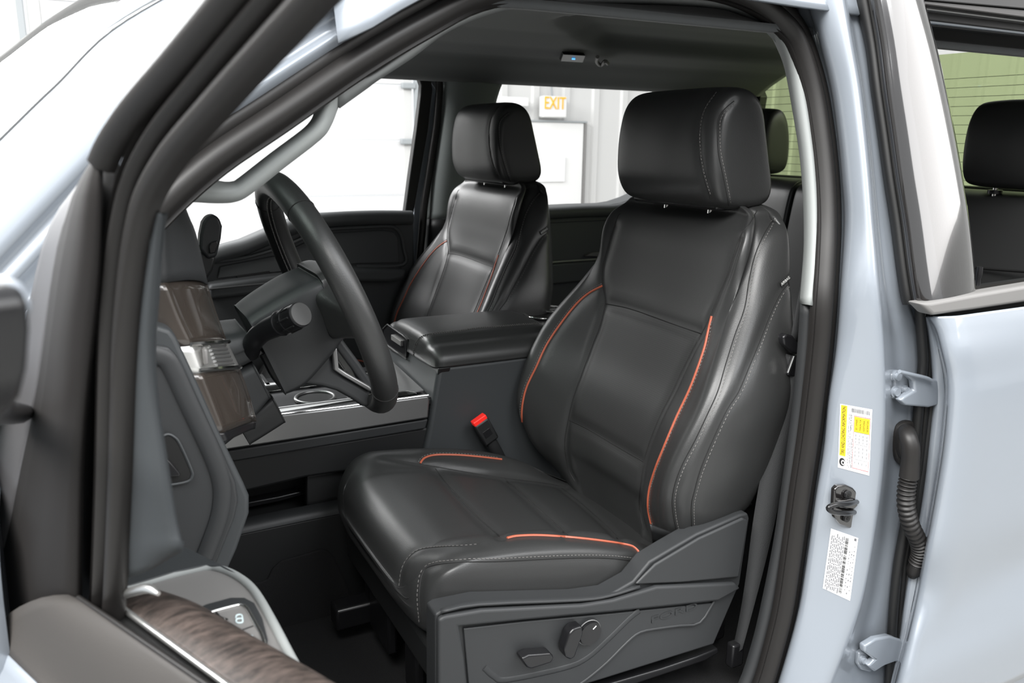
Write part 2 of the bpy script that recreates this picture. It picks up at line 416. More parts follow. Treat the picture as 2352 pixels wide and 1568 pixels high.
def px_from(img, off, sc): return [(off[0]+a/sc, off[1]+b/sc) for a, b in img]
crestR = [(1778, 500), (1753, 542), (1734, 587), (1721, 641), (1710, 708), (1688, 769), (1667, 836), (1648, 900), (1624, 953), (1596, 1012), (1568, 1065), (1551, 1110), (1544, 1149), (1547, 1186), (1555, 1226)]
sideR = [(1824, 642), (1796, 668), (1771, 716), (1745, 783), (1721, 842), (1696, 900), (1669, 942), (1635, 1015), (1610, 1076), (1596, 1124), (1588, 1161), (1589, 1212)]
pipR = [(1635, 726), (1627, 761), (1616, 807), (1587, 888), (1554, 959), (1526, 1026), (1506, 1076), (1492, 1124), (1489, 1166), (1496, 1204)]
pipL = [(1384, 656), (1351, 674), (1322, 700), (1288, 743), (1256, 791), (1233, 840), (1210, 888), (1200, 931), (1200, 968), (1210, 1005)]
panR = [(1739, 483), (1721, 515), (1704, 536), (1683, 595), (1672, 630), (1654, 673), (1635, 718), (1613, 764), (1605, 777), (1584, 817), (1565, 855), (1544, 900), (1517, 953), (1492, 1015), (1479, 1062), (1472, 1110), (1468, 1160), (1478, 1215)]
panL = [(1425, 490), (1417, 502), (1397, 565), (1385, 611), (1384, 651), (1390, 695), (1377, 751), (1357, 803), (1336, 860), (1318, 910), (1305, 965), (1297, 1020), (1305, 1075), (1320, 1105)]
seamU = [(1390, 697), (1440, 707), (1500, 727), (1560, 749), (1611, 766)]
seamD = [(1308, 965), (1350, 985), (1420, 1026), (1480, 1061)]

def make_driver_seat():
    rt = root('seat', 'black leather driver seat with red-orange piping, beside the open doorway', 'car seat', (.75, YS, .60), 'front bucket seats')
    # --- backrest
    B = Surf(shell(backrest_rows(), 7, 7))
    L1 = {k: B.at(v) for k, v in (('crest', crestR), ('side', sideR), ('pr', pipR), ('pl', pipL), ('panr', panR), ('panl', panL), ('u', seamU), ('d', seamD))}
    mirror = lambda p: np.stack([p[:, 0], 2*YS-p[:, 1], p[:, 2]], 1)
    B.crease([(L1['crest'][0], .7), (L1['side'][0], .8), (L1['pr'][0], .45), (L1['pl'][0], .45), (L1['panr'][0][14:], 1), (L1['panl'][0][8:], 1), (L1['u'][0], 1.3), (L1['d'][0], 1.1),
              (mirror(L1['crest'][0]), .6), (mirror(L1['side'][0]), .7)], .0055, .011)
    bk = B.build('backrest', 'leather', rt)
    bk.data.materials.append(M['perf_back'])
    for p in bk.data.polygons:      # perforated lower middle panel
        c = p.center
        if c.z < 1.262 and c.x < 1.07 and abs(c.y-YS) < at(c.z, bz, pw)-.003: p.material_index = 1
    for k in ('crest', 'side', 'panr', 'panl', 'u', 'd'):
        p, n = B.at({'crest': crestR, 'side': sideR, 'panr': panR, 'panl': panL, 'u': seamU, 'd': seamD}[k])
        rib('seam', p, .0011, 'seam', bk)
        if k in ('crest', 'side'):
            stitches('stitching', p, n, bk, shift=-.005)
    for k in (pipR, pipL):
        p, n = B.at(k); rib('piping', p, .0024, 'orange', rt, 'red-orange piping', sink=.0006, nrm=n)
        stitches('stitching', p, n, bk, shift=-.0062 if k is pipR else .0055, pitch=.0065)
    # the fabric skirt gathered under the outer bolster
    sk = L([(1494, 1206), (1520, 1216), (1554, 1226), (1589, 1214), (1660, 1187), (1728, 1158)], y=YS-.268)
    sk2 = L([(1500, 1250), (1525, 1256), (1556, 1250), (1592, 1228), (1662, 1196), (1728, 1164)], y=YS-.25)
    sheet('skirt', [sk, sk2], 'plasticb', bk, .004, nu=3)
    # AIRBAG tag
    a, n = B.at([(1797, 655), (1822, 632)], smooth=False); tg = None
    if len(a) > 1:
        c = (a[0]+a[-1])/2; d = a[-1]-a[0]; d /= np.linalg.norm(d); N = n[0]; up = np.cross(N, d)
        c2 = c + up*.004 + N*.0015
        ln = .030
        vs = [c2-d*ln/2-up*.005, c2+d*ln/2-up*.005, c2+d*ln/2+up*.006, c2-d*ln/2+up*.006]
        tg = prism('tag', vs, N*.0012, 'ink', bk, bevel=.0003, label='black AIRBAG tag')
        text('lettering', 'AIRBAG', c2+N*.0016, d, up, .0078, 'white', tg, .0002)
    # --- cushion
    C_ = Surf(shell(cushion_rows(), 6, 7))
    s1 = [(968, 1430), (963, 1370), (970, 1318), (992, 1299), (1060, 1291), (1150, 1289), (1250, 1284), (1330, 1281), (1400, 1282), (1464, 1289)]
    s2 = [(917, 1345), (922, 1310), (935, 1283), (960, 1263), (1000, 1256), (1060, 1253), (1100, 1250)]
    s2b = [(917, 1345), (925, 1375), (935, 1400)]
    nearpip = [(1165, 1236), (1190, 1231), (1250, 1230), (1350, 1238), (1440, 1251), (1462, 1262), (1472, 1277)]
    farpip = [(965, 1064), (975, 1052), (1000, 1045), (1050, 1045), (1100, 1049), (1152, 1055)]
    lat1 = [(1000, 1076), (1025, 1110), (1060, 1148), (1100, 1190), (1150, 1232)]
    lat2 = [(1158, 1100), (1190, 1125), (1230, 1162), (1270, 1198), (1305, 1230)]
    lat3 = [(1290, 1120), (1340, 1160), (1390, 1205), (1430, 1245)]
    inn = [(880, 1052), (930, 1060), (990, 1070), (1060, 1082), (1150, 1097), (1240, 1108), (1300, 1118)]
    lines = [s1, s2, nearpip, farpip, lat1, lat2, lat3, inn]; wts = [.35, .4, .5, .5, 1.2, 1.2, 1.2, .8]
    q = [C_.at(l) for l in lines]; C_.crease([(a[0], k) for a, k in zip(q, wts)], .0065, .012)
    cu = C_.build('cushion', 'leather', rt); cu.data.materials.append(M['perf'])
    for p in cu.data.polygons:
        c = p.center
        if c.z > .84 and abs(c.y-YS) < .150 and ((c.x > .63) or (c.x < .452)) and p.normal.z > .05: p.material_index = 1
    for i, l in enumerate(lines):
        p, n = C_.at(l)
        if len(p) < 3: continue
        if i in (2, 3): rib('piping', p, .0024, 'orange', rt, 'red-orange piping', sink=.0006, nrm=n)
        else: rib('seam', p, .0011, 'seam', cu)
        if i == 0: stitches('stitching', p, n, cu, shift=-.005)
        if i == 1: stitches('stitching', p, n, cu, 'thread')
        if i == 3: stitches('stitching', p, n, cu, shift=-.005)
    # --- headrest
    H = Surf(shell(headrest_rows(), 5, 5))
    h1 = [(1643, 212), (1633, 225), (1620, 245), (1610, 270), (1606, 300), (1606, 340), (1612, 385), (1621, 420), (1632, 455)]
    h2 = [(1686, 232), (1672, 243), (1658, 258), (1650, 275), (1648, 300), (1650, 350), (1660, 400), (1668, 440), (1674, 472)]
    q = [H.at(l) for l in (h1, h2)]; H.crease([(a[0], 1) for a in q], .003, .007)
    hd = H.build('headrest', 'leather', rt)
    for i, l in enumerate((h1, h2)):
        p, n = H.at(l)
        if len(p) < 3: continue
        rib('seam', p, .0011, 'seam', hd); stitches('stitching', p, n, hd, shift=-.0045 if i else -.003, pitch=.0065)
    for dy in (-.07, .07): tube('headrest_post', [(1.125, YS+dy, 1.46), (1.128, YS+dy, 1.52)], .007, 'chrome', rt, smooth_n=0, label='chrome headrest post')
    for dy in (-.07, .07): tube('post_collar', [(1.127, YS+dy, 1.500), (1.128, YS+dy, 1.514)], .014, 'smoothb', rt, smooth_n=0, sides=16)
    box('headrest_base', (1.125, YS, 1.502), (.085, .27, .018), 'smoothb', hd, .006)
    return rt
seat = make_driver_seat()
# the passenger seat repeats the upholstery
def copy_part(o, par):
    c = o.copy(); COL.objects.link(c); c.parent = par; c.matrix_parent_inverse = o.matrix_parent_inverse.copy()
    for ch in [x for x in list(bpy.data.objects) if x.parent == o]: copy_part(ch, c)
pseat = seat.copy(); COL.objects.link(pseat); pseat.location = (.75+.005, YS+.905, .60)
pseat['label'] = 'black leather passenger seat on the far side of the padded console'
for ch in [x for x in list(bpy.data.objects) if x.parent == seat]: copy_part(ch, pseat)

# --- driver seat base with its side panel
rt = seat
YP = -.80
full = L([(1000, 1412), (1015, 1402), (1100, 1384), (1330, 1376), (1400, 1366), (1455, 1335), (1492, 1290), (1545, 1258), (1600, 1226), (1700, 1182), (1718, 1178), (1722, 1190), (1700, 1340), (1640, 1480), (1560, 1505), (1380, 1562), (1180, 1620), (1000, 1660)], y=YP)
side = prism('side_panel', full, (0, .040, 0), 'plastic', rt, .004)
band = L([(1000, 1416), (1015, 1406), (1100, 1392), (1330, 1381), (1400, 1370), (1500, 1340), (1680, 1332), (1692, 1345), (1640, 1374), (1400, 1398), (1200, 1416), (1048, 1430), (1060, 1500), (1075, 1640), (1000, 1660)], y=YP-.001)
prism('raised_border', band, (0, -.012, 0), 'plastic', side, .005)
mid = L([(1062, 1440), (1200, 1424), (1400, 1406), (1636, 1382), (1606, 1427), (1515, 1441), (1470, 1449), (1438, 1472), (1390, 1518), (1340, 1558), (1290, 1590), (1150, 1620), (1080, 1640)], y=YP+.0)
prism('switch_panel', mid, (0, -.005, 0), 'plastic', side, .002)
rim2 = L([(1640, 1380), (1607, 1429), (1560, 1436), (1515, 1442), (1470, 1451), (1440, 1474), (1393, 1521), (1343, 1562), (1293, 1594)], y=YP-.004)
tube('edge_ridge', rim2, .0028, 'plastic', side, smooth_n=3)
sw = L([(1112, 1532), (1135, 1552), (1165, 1560), (1295, 1533), (1348, 1510), (1398, 1466), (1445, 1420), (1468, 1402)], y=YP-.004)
tube('edge_ridge', sw, .006, 'plastic', side, smooth_n=5, flat=.45, up=(0, 1, 0))
riser = L([(1455, 1338), (1500, 1292), (1600, 1232), (1702, 1186), (1714, 1192), (1692, 1322), (1560, 1334)], y=YP-.001)
prism('hinge_cover', riser, (0, -.007, 0), 'plastic', side, .004)
tf = L([(1012, 1403), (1100, 1386), (1330, 1376), (1400, 1366), (1470, 1345)], y=YP-.008); tf2 = L([(1010, 1386), (1100, 1366), (1330, 1359), (1400, 1350), (1462, 1324)], y=YP+.035)
sheet('top_flange', [tf, tf2], 'plastic', side, .004, nu=1, nv=3)
# switches
def knob_prism(nm, px, d, par, lab, mat='smoothb'): return prism(nm, L(px, y=YP-.006), (0, -d, 0), mat, par, .004, 4, label=lab)
sp = side
b1 = knob_prism('seat_adjuster', [(1183, 1496), (1200, 1487), (1250, 1483), (1258, 1492), (1252, 1506), (1205, 1520), (1196, 1516)], .022, rt, 'rounded wedge seat adjuster')
b2 = knob_prism('recline_lever', [(1280, 1478), (1292, 1440), (1303, 1428), (1322, 1422), (1324, 1440), (1306, 1492), (1296, 1500), (1284, 1494)], .022, rt, 'upright recline switch')
cdl = P(1350, 1449, y=YP-.006)
tube('lumbar_dial', [cdl+np.array([0, .002, 0]), cdl+np.array([0, -.010, 0])], .0205, 'smoothb', rt, smooth_n=0, sides=40, label='round lumbar dial')
tube('dial_ring', [cdl+.0225*np.array([math.cos(a), -.004/.0225, math.sin(a)]) for a in np.linspace(0, 2*math.pi, 40, endpoint=False)], .0012, 'satin', rt, closed=True, smooth_n=0, sides=6)
box('dial_mark', P(1366, 1441, y=YP-.0165), (.008, .001, .0012), 'white', rt, 0, rot=Matrix.Rotation(math.radians(-38), 3, 'Y'))
text('lettering', 'FORD', P(1549, 1407, y=YP-.0055), (1, 0, .02), (0, 0, 1), .0185, 'plastic', sp, .0009, sx=2.2)
# seat frame and rail
box('seat_pan', (.70, YS, .765), (.50, .50, .07), 'plasticb', rt, .01)
for dy in (-.19, .19):
    box('floor_rail', (.76, YS+dy, .635), (.72, .05, .05), 'smoothb', rt, .006)
    for x in (.50, .98): box('mount_bracket', (x, YS+dy, .695), (.05, .035, .10), 'smoothb', rt, .006)
rl = L([(1180, 1640), (1400, 1570), (1520, 1535), (1600, 1508), (1640, 1492), (1650, 1488), (1652, 1500), (1620, 1518), (1400, 1592), (1180, 1665)], y=-.785)
prism('rail_cover', rl, (0, .06, 0), 'smoothb', rt, .004)
box('front_bracket', (.475, -.40, .70), (.02, .12, .16), 'smoothb', rt, .006)
box('front_bracket', (.475, -.58, .70), (.02, .06, .16), 'smoothb', rt, .006)
# passenger seat frame
box('seat_pan', (.70, YS+.905, .765), (.50, .50, .07), 'plasticb', pseat, .01)
for dy in (-.19, .19): box('floor_rail', (.76, YS+.905+dy, .66), (.72, .05, .12), 'smoothb', pseat, .006)
# buckle of the driver's belt, beside the console
bk = root('belt_buckle', 'black belt buckle with red release button between driver seat and console', 'seat belt buckle', (.83, -.205, .88))
c = P(1112, 985, y=-.205); ax = P(1098, 952, y=-.205)-P(1150, 1045, y=-.205); ax /= np.linalg.norm(ax); R = Matrix(((ax[2], 0, ax[0]), (0, 1, 0), (-ax[0], 0, ax[2])))
bb = box('housing', c+ax*-.006, (.040, .022, .062), 'plasticb', bk, .005, rot=R)
box('release_button', c+ax*.028, (.036, .018, .012), 'red', bk, .002, rot=R, label='red release button')
box('label_recess', c-ax*.008+np.array([0, -.0115, 0]), (.020, .001, .018), 'smoothb', bb, .0005, rot=R)
tube('stalk', [c-ax*.03, c-ax*.075, c-ax*.13+np.array([0, .01, 0])], .014, 'plasticb', bk, flat=.45, up=(0, 1, 0), sides=12)
# ------------------------------------------------------------------ centre console
rt = root('center_console', 'dark grey floor console with padded black lid between the front seats', 'console', (.7, 0, .58))
YC = -.172
tw = L([(1008, 842), (1100, 832), (1300, 806), (1420, 800), (1420, 1200), (1330, 1300), (960, 1300), (965, 1080), (985, 985)], y=YC)
prism('side_panel', tw, (0, .345, 0), 'slate', rt, .010, 4)
# lid: cross sections (y, z) at several x
def lid_rows():
    base = [(0, 1.178), (-.06, 1.177), (-.100, 1.172), (-.122, 1.160), (-.150, 1.155), (-.170, 1.140), (-.176, 1.122), (-.165, 1.112), (-.08, 1.110), (0, 1.110)]
    loop = base + [(-a+.006, b) for a, b in base[::-1][1:-1]]
    rows = []
    for x, k, kz in ((.688, .80, .55), (.692, .93, .78), (.702, .985, .94), (.722, 1, 1), (.80, 1, 1), (.90, 1, 1.0), (.99, .99, .98), (1.012, .98, .94), (1.018, .93, .7)):
        rows.append([(x+.0*(z-1.14), y*k, 1.112+(z-1.112)*kz) for y, z in loop])
    return rows
LID = Surf(shell(lid_rows(), 5, 5))
lid = LID.build('lid', 'leather', rt, 'padded black lid')
ls = [(950, 828), (951, 805), (957, 787), (970, 773), (1000, 765), (1050, 760), (1100, 753), (1150, 749), (1200, 745), (1255, 742)]
p, n = LID.at(ls)
if len(p) > 3: rib('seam', p, .001, 'seam', lid); stitches('stitching', p, n, lid, shift=.003, pitch=.006, ln=.003); stitches('stitching', p, n, lid, shift=-.003, pitch=.006, ln=.003)
# latch in the front face of the lid
lf = prism('latch_recess', L([(880, 755), (890, 746), (925, 770), (934, 779), (932, 822), (890, 790), (880, 770)], x=.6865), (.01, 0, 0), 'smoothb', rt, .002)
tube('recess_border', L([(880, 755), (890, 745), (926, 770), (936, 779), (933, 824), (890, 792), (879, 772)], x=.686), .0022, 'plasticb', lf, closed=True, smooth_n=0, sides=6)
prism('latch_button', L([(898, 768), (920, 783), (920, 795), (898, 780)], x=.680), (.008, 0, 0), 'grey', lf, .001)
tube('chrome_strip', L([(890, 797), (933, 823)], x=.684), .0018, 'chrome', rt, smooth_n=0, sides=6)
prism('front_face', L([(886, 800), (935, 828), (1008, 846), (985, 960), (975, 1010), (880, 940)], x=.694), (.03, 0, 0), 'plasticb', rt, .003)
# rear cup holders behind the lid
prism('rear_deck', [(1.02, -.165, 1.150), (1.30, -.165, 1.150), (1.30, .165, 1.150), (1.02, .165, 1.150)], (0, 0, -.05), 'smoothb', rt, .004)
for x, y in ((1.10, .07), (1.10, -.075)):
    ring = [np.array([x+.045*math.cos(a), y+.05*math.sin(a), 1.156]) for a in np.linspace(0, 2*math.pi, 32, endpoint=False)]
    cu = tube('cup_holder', ring, .004, 'chrome', rt, closed=True, smooth_n=0, sides=8, label='chrome cup holder ring')
    tube('cup_well', [(x, y, 1.14), (x, y, 1.152)], .043, 'rubberd', cu, smooth_n=0, sides=28)
prism('rear_bright_trim', [(1.022, -.168, 1.152), (1.09, -.168, 1.152), (1.075, -.10, 1.158), (1.022, -.08, 1.158)], (0, 0, .004), 'chrome', rt, .001)
tube('rear_bright_edge', [(1.02, .16, 1.160), (1.10, .165, 1.160), (1.18, .15, 1.158), (1.26, .05, 1.155)], .003, 'chrome', rt, sides=8)
# bright rail along the console and the low deck in front of the lid
rail = prism('side_rail', L([(380, 986), (585, 960), (800, 934), (984, 909), (987, 920), (984, 960), (800, 990), (530, 1032), (400, 1052)], y=YC-.004), (0, .02, 0), 'satin', rt, .004, label='brushed metal side rail')
r1 = L([(380, 984), (585, 958), (800, 932), (984, 907)], y=YC-.003); tube('bright_line', r1, .0016, 'chrome', rt, smooth_n=0, sides=6)
prism('under_rail', L([(400, 1054), (530, 1034), (984, 962), (978, 985), (760, 1022), (540, 1060)], y=YC+.004), (0, .03, 0), 'plastic', rt, .004)
box('deck', (.40, 0, 1.032), (.60, .32, .02), 'smoothb', rt, .006)
for x in (.56, .44):
    ring = [np.array([x+.043*math.cos(a), -.06+.046*math.sin(a), 1.046]) for a in np.linspace(0, 2*math.pi, 32, endpoint=False)]
    cu = tube('cup_holder', ring, .004, 'satin', rt, closed=True, smooth_n=0, sides=8, label='brushed cup holder ring')
    tube('cup_well', [(x, -.06, 1.040), (x, -.06, 1.0445)], .041, 'rubberd', cu, smooth_n=0, sides=28)
prism('tray_trim', [(.30, -.13, 1.046), (.66, -.13, 1.046), (.64, -.118, 1.052), (.34, -.118, 1.052)], (0, .006, 0), 'chrome', rt, .001)
prism('tray_trim', [(.30, .03, 1.046), (.68, .03, 1.046), (.66, .05, 1.056), (.34, .05, 1.056)], (0, .02, 0), 'chrome', rt, .001)
prism('tray_trim', [(.60, -.12, 1.045), (.68, -.12, 1.045), (.68, .10, 1.062), (.62, .10, 1.062)], (0, 0, .004), 'satin', rt, .001)
for k in range(5): box('tray_rib', (.36+.05*k, .10, 1.050), (.012, .10, .012), 'plasticb', rt, .002)
# lower flank: bin and kick panel
prism('upper_flank', L([(500, 1050), (760, 1018), (990, 980), (990, 1060), (770, 1086), (705, 1096), (560, 1130), (480, 1140)], y=YC+.012), (0, .03, 0), 'plasticb', rt, .006)
prism('bin_back', L([(480, 1090), (990, 1020), (990, 1200), (480, 1240)], y=-.05), (0, .02, 0), 'rubberd', rt, .002)
prism('bin_divider', L([(705, 1092), (860, 1068), (860, 1150), (704, 1162)], y=YC+.03), (0, .02, 0), 'plasticb', rt, .004)
prism('bin_lip', L([(560, 1155), (640, 1140), (690, 1128), (700, 1135), (640, 1152), (560, 1168)], y=-.10), (0, .03, 0), 'smoothb', rt, .003)
sheet('kick_top', [L([(420, 1222), (575, 1186), (770, 1148), (900, 1125)], y=YC+.02), L([(420, 1255), (570, 1222), (765, 1182), (900, 1158)], y=YC-.012)], 'plastic', rt, .004, nu=1)
prism('kick_panel', L([(420, 1252), (570, 1220), (765, 1180), (900, 1156), (930, 1420), (900, 1560), (460, 1560), (420, 1400)], y=YC-.010), (0, .14, 0), 'plasticb', rt, .006)
prism('carpet_insert', L([(505, 1352), (600, 1334), (614, 1328), (626, 1302), (645, 1286), (735, 1260), (750, 1262), (765, 1275), (790, 1330), (860, 1500), (620, 1560), (520, 1560)], y=YC-.0105), (0, -.006, 0), 'mat', rt, .003)

# ------------------------------------------------------------------ steering wheel
WC = np.array([.366, -.462, 1.354]); WT = .385; WR = .205
wu = np.array([-math.sin(WT), 0, math.cos(WT)]); wl = np.array([0, 1., 0]); wn = np.array([math.cos(WT), 0, math.sin(WT)])
def W(l, u, n=0): return WC+wl*l+wu*u+wn*n
rt = root('steering_wheel', 'black leather steering wheel with stitched rim and silver lower spoke', 'steering wheel', tuple(WC))
ang = np.linspace(0, 2*math.pi, 96, endpoint=False)
rimr = .0215
rim = tube('rim', [W(WR*math.sin(a), WR*math.cos(a)) for a in ang], rimr, 'leather', rt, closed=True, smooth_n=0, sides=20, up=wn, flat=1.0)
for a in (-.62, .62, -2.35, 2.35):
    c = W(WR*math.sin(a), WR*math.cos(a)); e1 = (c-WC)/np.linalg.norm(c-WC)
    tube('seam', [c+(rimr+.0002)*(math.cos(b)*e1+math.sin(b)*wn) for b in np.linspace(0, 2*math.pi, 24, endpoint=False)], .0009, 'seam', rim, closed=True, smooth_n=0, sides=5)
# cross stitching along the inner side of the rim
ps = []; ns = []
for a in np.linspace(0, 2*math.pi, 240):
    e1 = math.sin(a)*wl+math.cos(a)*wu; dn = (-.92*e1-.38*wn); ps.append(WC+e1*WR+dn*(rimr)); ns.append(dn)
stitches('stitching', ps, ns, rim, pitch=.011, ln=.0095, r=.0008, shift=.003); stitches('stitching', ps, ns, rim, pitch=.011, ln=.0095, r=.0008, shift=-.003)
rib('seam', np.array(ps), .0012, 'seam', rim)
def loftn(name, secs, mat, par, nu=4, label=None):
    """secs: (n, half width top, half width bottom, u top, u bottom) sections along the column axis, rounded corners."""
    rows = []
    for n, ht, hb, ut, ub in secs:
        r = min(ht, hb)*.35
        rows.append([W(x, y, n) for x, y in ((0, ut), (-ht+r, ut), (-ht+r*.25, ut-r*.25), (-ht, ut-r), (-hb, ub+r), (-hb+r*.25, ub+r*.25), (-hb+r, ub), (0, ub), (hb-r, ub), (hb-r*.25, ub+r*.25), (hb, ub+r), (ht, ut-r), (ht-r*.25, ut-r*.25), (ht-r, ut))])
    c0 = np.mean(np.array(rows[0]), 0); c1 = np.mean(np.array(rows[-1]), 0)
    rows = [[c0+(np.array(q)-c0)*.1 for q in rows[0]], [c0+(np.array(q)-c0)*.93 for q in rows[0]]] + rows + [[c1+(np.array(q)-c1)*.93 for q in rows[-1]], [c1+(np.array(q)-c1)*.1 for q in rows[-1]]]
    return Surf(shell(rows, nu, 3)).build(name, mat, par, label)
hub = loftn('hub_cover', [(-.135, .072, .066, .040, -.108), (-.10, .078, .072, .047, -.106), (-.05, .082, .074, .052, -.085), (-.012, .080, .06, .050, -.070)], 'plastic', rt)
loftn('airbag_cover', [(-.008, .080, .060, .056, -.066), (.012, .078, .058, .054, -.064), (.028, .066, .050, .044, -.056)], 'leather', rt)
for s in (-1, 1):
    rows = []
    for l, ut, ub, nt, nb in ((s*.070, .035, -.052, .014, -.03), (s*.10, .022, -.048, .010, -.022), (s*.14, .012, -.042, .006, -.014), (s*.178, .008, -.036, .006, -.010), (s*.195, .008, -.034, .004, -.008)):
        rows.append([W(l, ut, nb), W(l, ut, nt), W(l, (ut+ub)/2, nt+.004), W(l, ub, nt), W(l, ub, nb), W(l, (ut+ub)/2, nb-.003)])
    sp = Surf(shell(rows, 4, 4)).build('spoke', 'leather', rt)
    box('spoke_buttons', W(s*.105, -.015, .014), (.006, .05, .05), 'smoothb', sp, .002, rot=Matrix.Rotation(-WT, 3, 'Y'))
# lower spoke: dark back, satin blades
prism('lower_spoke', [W(-.060, -.05, -.035), W(.060, -.05, -.035), W(.050, -.12, -.02), (W(.05, -.19, -.01)), W(-.05, -.19, -.01), W(-.050, -.12, -.02)], wn*.018, 'plastic', rt, .006)
prism('lower_web', L([(662, 868), (700, 884), (740, 889), (775, 899), (808, 917), (836, 937), (856, 932), (862, 908), (826, 884), (792, 866), (768, 848), (762, 812), (740, 800), (690, 820)], y=-.515), (0, .05, 0), 'plastic', rt, .010, 4)
prism('spoke_blade', L([(763, 802), (775, 798), (779, 845), (796, 856), (850, 887), (857, 897), (850, 900), (788, 864), (767, 850)], y=-.522), (0, .012, 0), 'satin', rt, .003, label='silver spoke blade')

M['endcap'] = principled('grey_end_cap', (.07, .07, .07), .5)
# column shroud, stalk, selector
rt = root('steering_column', 'dark plastic column shroud between steering wheel and dashboard', 'steering column', tuple(W(0, -.03, -.25)))
loftn('upper_shroud', [(-.33, .080, .078, .062, -.03), (-.27, .084, .080, .052, -.03), (-.20, .078, .074, .036, -.03), (-.150, .070, .068, .020, -.03)], 'plastic', rt)
loftn('lower_shroud', [(-.33, .070, .060, -.03, -.150), (-.24, .068, .060, -.03, -.135), (-.165, .066, .058, -.032, -.105)], 'plastic', rt)
loftn('tilt_housing', [(-.22, .045, .040, -.118, -.165), (-.16, .045, .040, -.105, -.160)], 'plasticb', rt)
st = root('turn_signal_stalk', 'thick black turn signal stalk with a grey round end cap', 'stalk', tuple(P(580, 800, y=-.53)), )
q = [P(575, 812, y=-.515), P(582, 785, y=-.535), P(604, 762, y=-.55), P(640, 745, y=-.58), P(672, 731, y=-.605), P(690, 722, y=-.622)]
tube('arm', q, [.014, .0155, .0165, .018, .0195, .0195], 'smoothb', st, sides=24)
d = q[5]-q[4]; d /= np.linalg.norm(d)
tube('end_cap', [q[5]-d*.002, q[5]+d*.003], .0178, 'endcap', st, smooth_n=0, sides=32, label='grey end cap')
for t in (.25, .78):
    cc = q[3]*(1-t)+q[4]*t; tube('ring', [cc-d*.0015, cc+d*.0015], .0205, 'smoothb', st, smooth_n=0, sides=28)
for k in range(8):
    a = k*math.pi/4; e = np.cross(d, [0, 0, 1]); e /= np.linalg.norm(e); g = np.cross(d, e); o_ = (math.cos(a)*e+math.sin(a)*g)*.0196
    tube('grip_ridge', [q[4]-d*.012+o_, q[5]-d*.006+o_], .0016, 'plasticb', st, smooth_n=0, sides=5)
prism('socket', L([(556, 780), (575, 770), (612, 812), (570, 832), (560, 822)], y=-.518), (0, .02, 0), 'smoothb', st, .004)
sh = root('gear_selector', 'black column gear selector standing up behind the steering wheel', 'gear lever', tuple(P(480, 640, y=-.36)))
prism('knob', L([(466, 512), (476, 497), (492, 493), (504, 501), (511, 520), (508, 548), (498, 590), (478, 596), (458, 572), (460, 540)], y=-.33), (0, .034, 0), 'plastic', sh, .008, 4)
prism('lever', L([(458, 578), (497, 590), (489, 622), (472, 648), (460, 640)], y=-.325), (0, .024, 0), 'plasticb', sh, .005)
prism('selector_button', L([(479, 565), (485, 556), (498, 552), (500, 562), (494, 580), (481, 582)], y=-.331), (0, -.004, 0), 'smoothb', sh, .0015)

# ------------------------------------------------------------------ dashboard
rt = root('dashboard', 'dark dashboard with bronze and bright trim at the driver end', 'dashboard', (0, 0, 1.0))
dpr = [(-.62, 1.22), (-.30, 1.31), (.02, 1.325), (.085, 1.315), (.115, 1.28), (.105, 1.15), (.09, 1.06), (.02, .98), (-.2, .90), (-.62, .85)]
prism('main_body', [(x, -.70, z) for x, z in dpr], (0, 1.44, 0), 'plastic', rt, .012, 4)
Lp = [(360, 440), (361, 480), (363, 560), (366, 650), (395, 725), (428, 795), (450, 858), (476, 925), (503, 995), (512, 1015)]
Rp = [(396, 455), (418, 492), (440, 535), (470, 655), (492, 722), (516, 788), (546, 850), (566, 905), (583, 968), (580, 985)]
def strip(i0, i1, name, mat, bul=.014, par=rt, sub=None, label=None, n=1, inset=0):
    rows = []
    for i in range(i0, i1+1):
        A = P(*Lp[i], y=-.765); B = P(*Rp[i], y=-.645); r = []
        for t in (0, .12, .35, .65, .88, 1.0):
            r.append(A*(1-t)+B*t+np.array([bul*math.sin(math.pi*t)**.6-inset, 0, bul*.3*math.sin(math.pi*t)]))
        r.append(B+np.array([-.05, .004, 0])); r.insert(0, A+np.array([-.05, .004, 0])); rows.append(r)
    return sheet(name, rows, mat, par, .004, nu=4, nv=4, label=label)
strip(0, 3, 'cluster_hood', 'plastic', .016)
strip(3, 5, 'bronze_panel', 'brown', .012, label='glossy bronze trim panel')
vent = strip(5, 6, 'air_vent', 'bright', .013, label='bright slatted air vent')
strip(6, 8, 'bronze_panel', 'brown', .012, label='glossy bronze trim panel')
strip(8, 9, 'trim_foot', 'smoothb', .010)
def on(t, k, off=.016):    # point on the trim strip: t down the strip between rows, k across
    i = int(min(len(Lp)-2, math.floor(t))); f = t-i
    A = P(Lp[i][0]*(1-f)+Lp[i+1][0]*f, Lp[i][1]*(1-f)+Lp[i+1][1]*f, y=-.765); B = P(Rp[i][0]*(1-f)+Rp[i+1][0]*f, Rp[i][1]*(1-f)+Rp[i+1][1]*f, y=-.645)
    return A*(1-k)+B*k+np.array([off, 0, .003])
for k in range(6): tube('slat', [on(5.16+.135*k, .28, .0125), on(5.16+.135*k, .48, .0145), on(5.16+.135*k, .70, .0125)], .0018, 'satin', vent, sides=6)
tube('vent_border', [on(5.03, .01, .004), on(5.03, .3, .017), on(5.03, .7, .018), on(5.03, .99, .005)], .003, 'chrome', vent, sides=6)
tube('vent_border', [on(5.97, .01, .004), on(5.97, .3, .017), on(5.97, .7, .018), on(5.97, .99, .005)], .003, 'chrome', vent, sides=6)
box('vent_dial', on(5.45, .15, .009), (.006, .026, .022), 'grey', vent, .003)
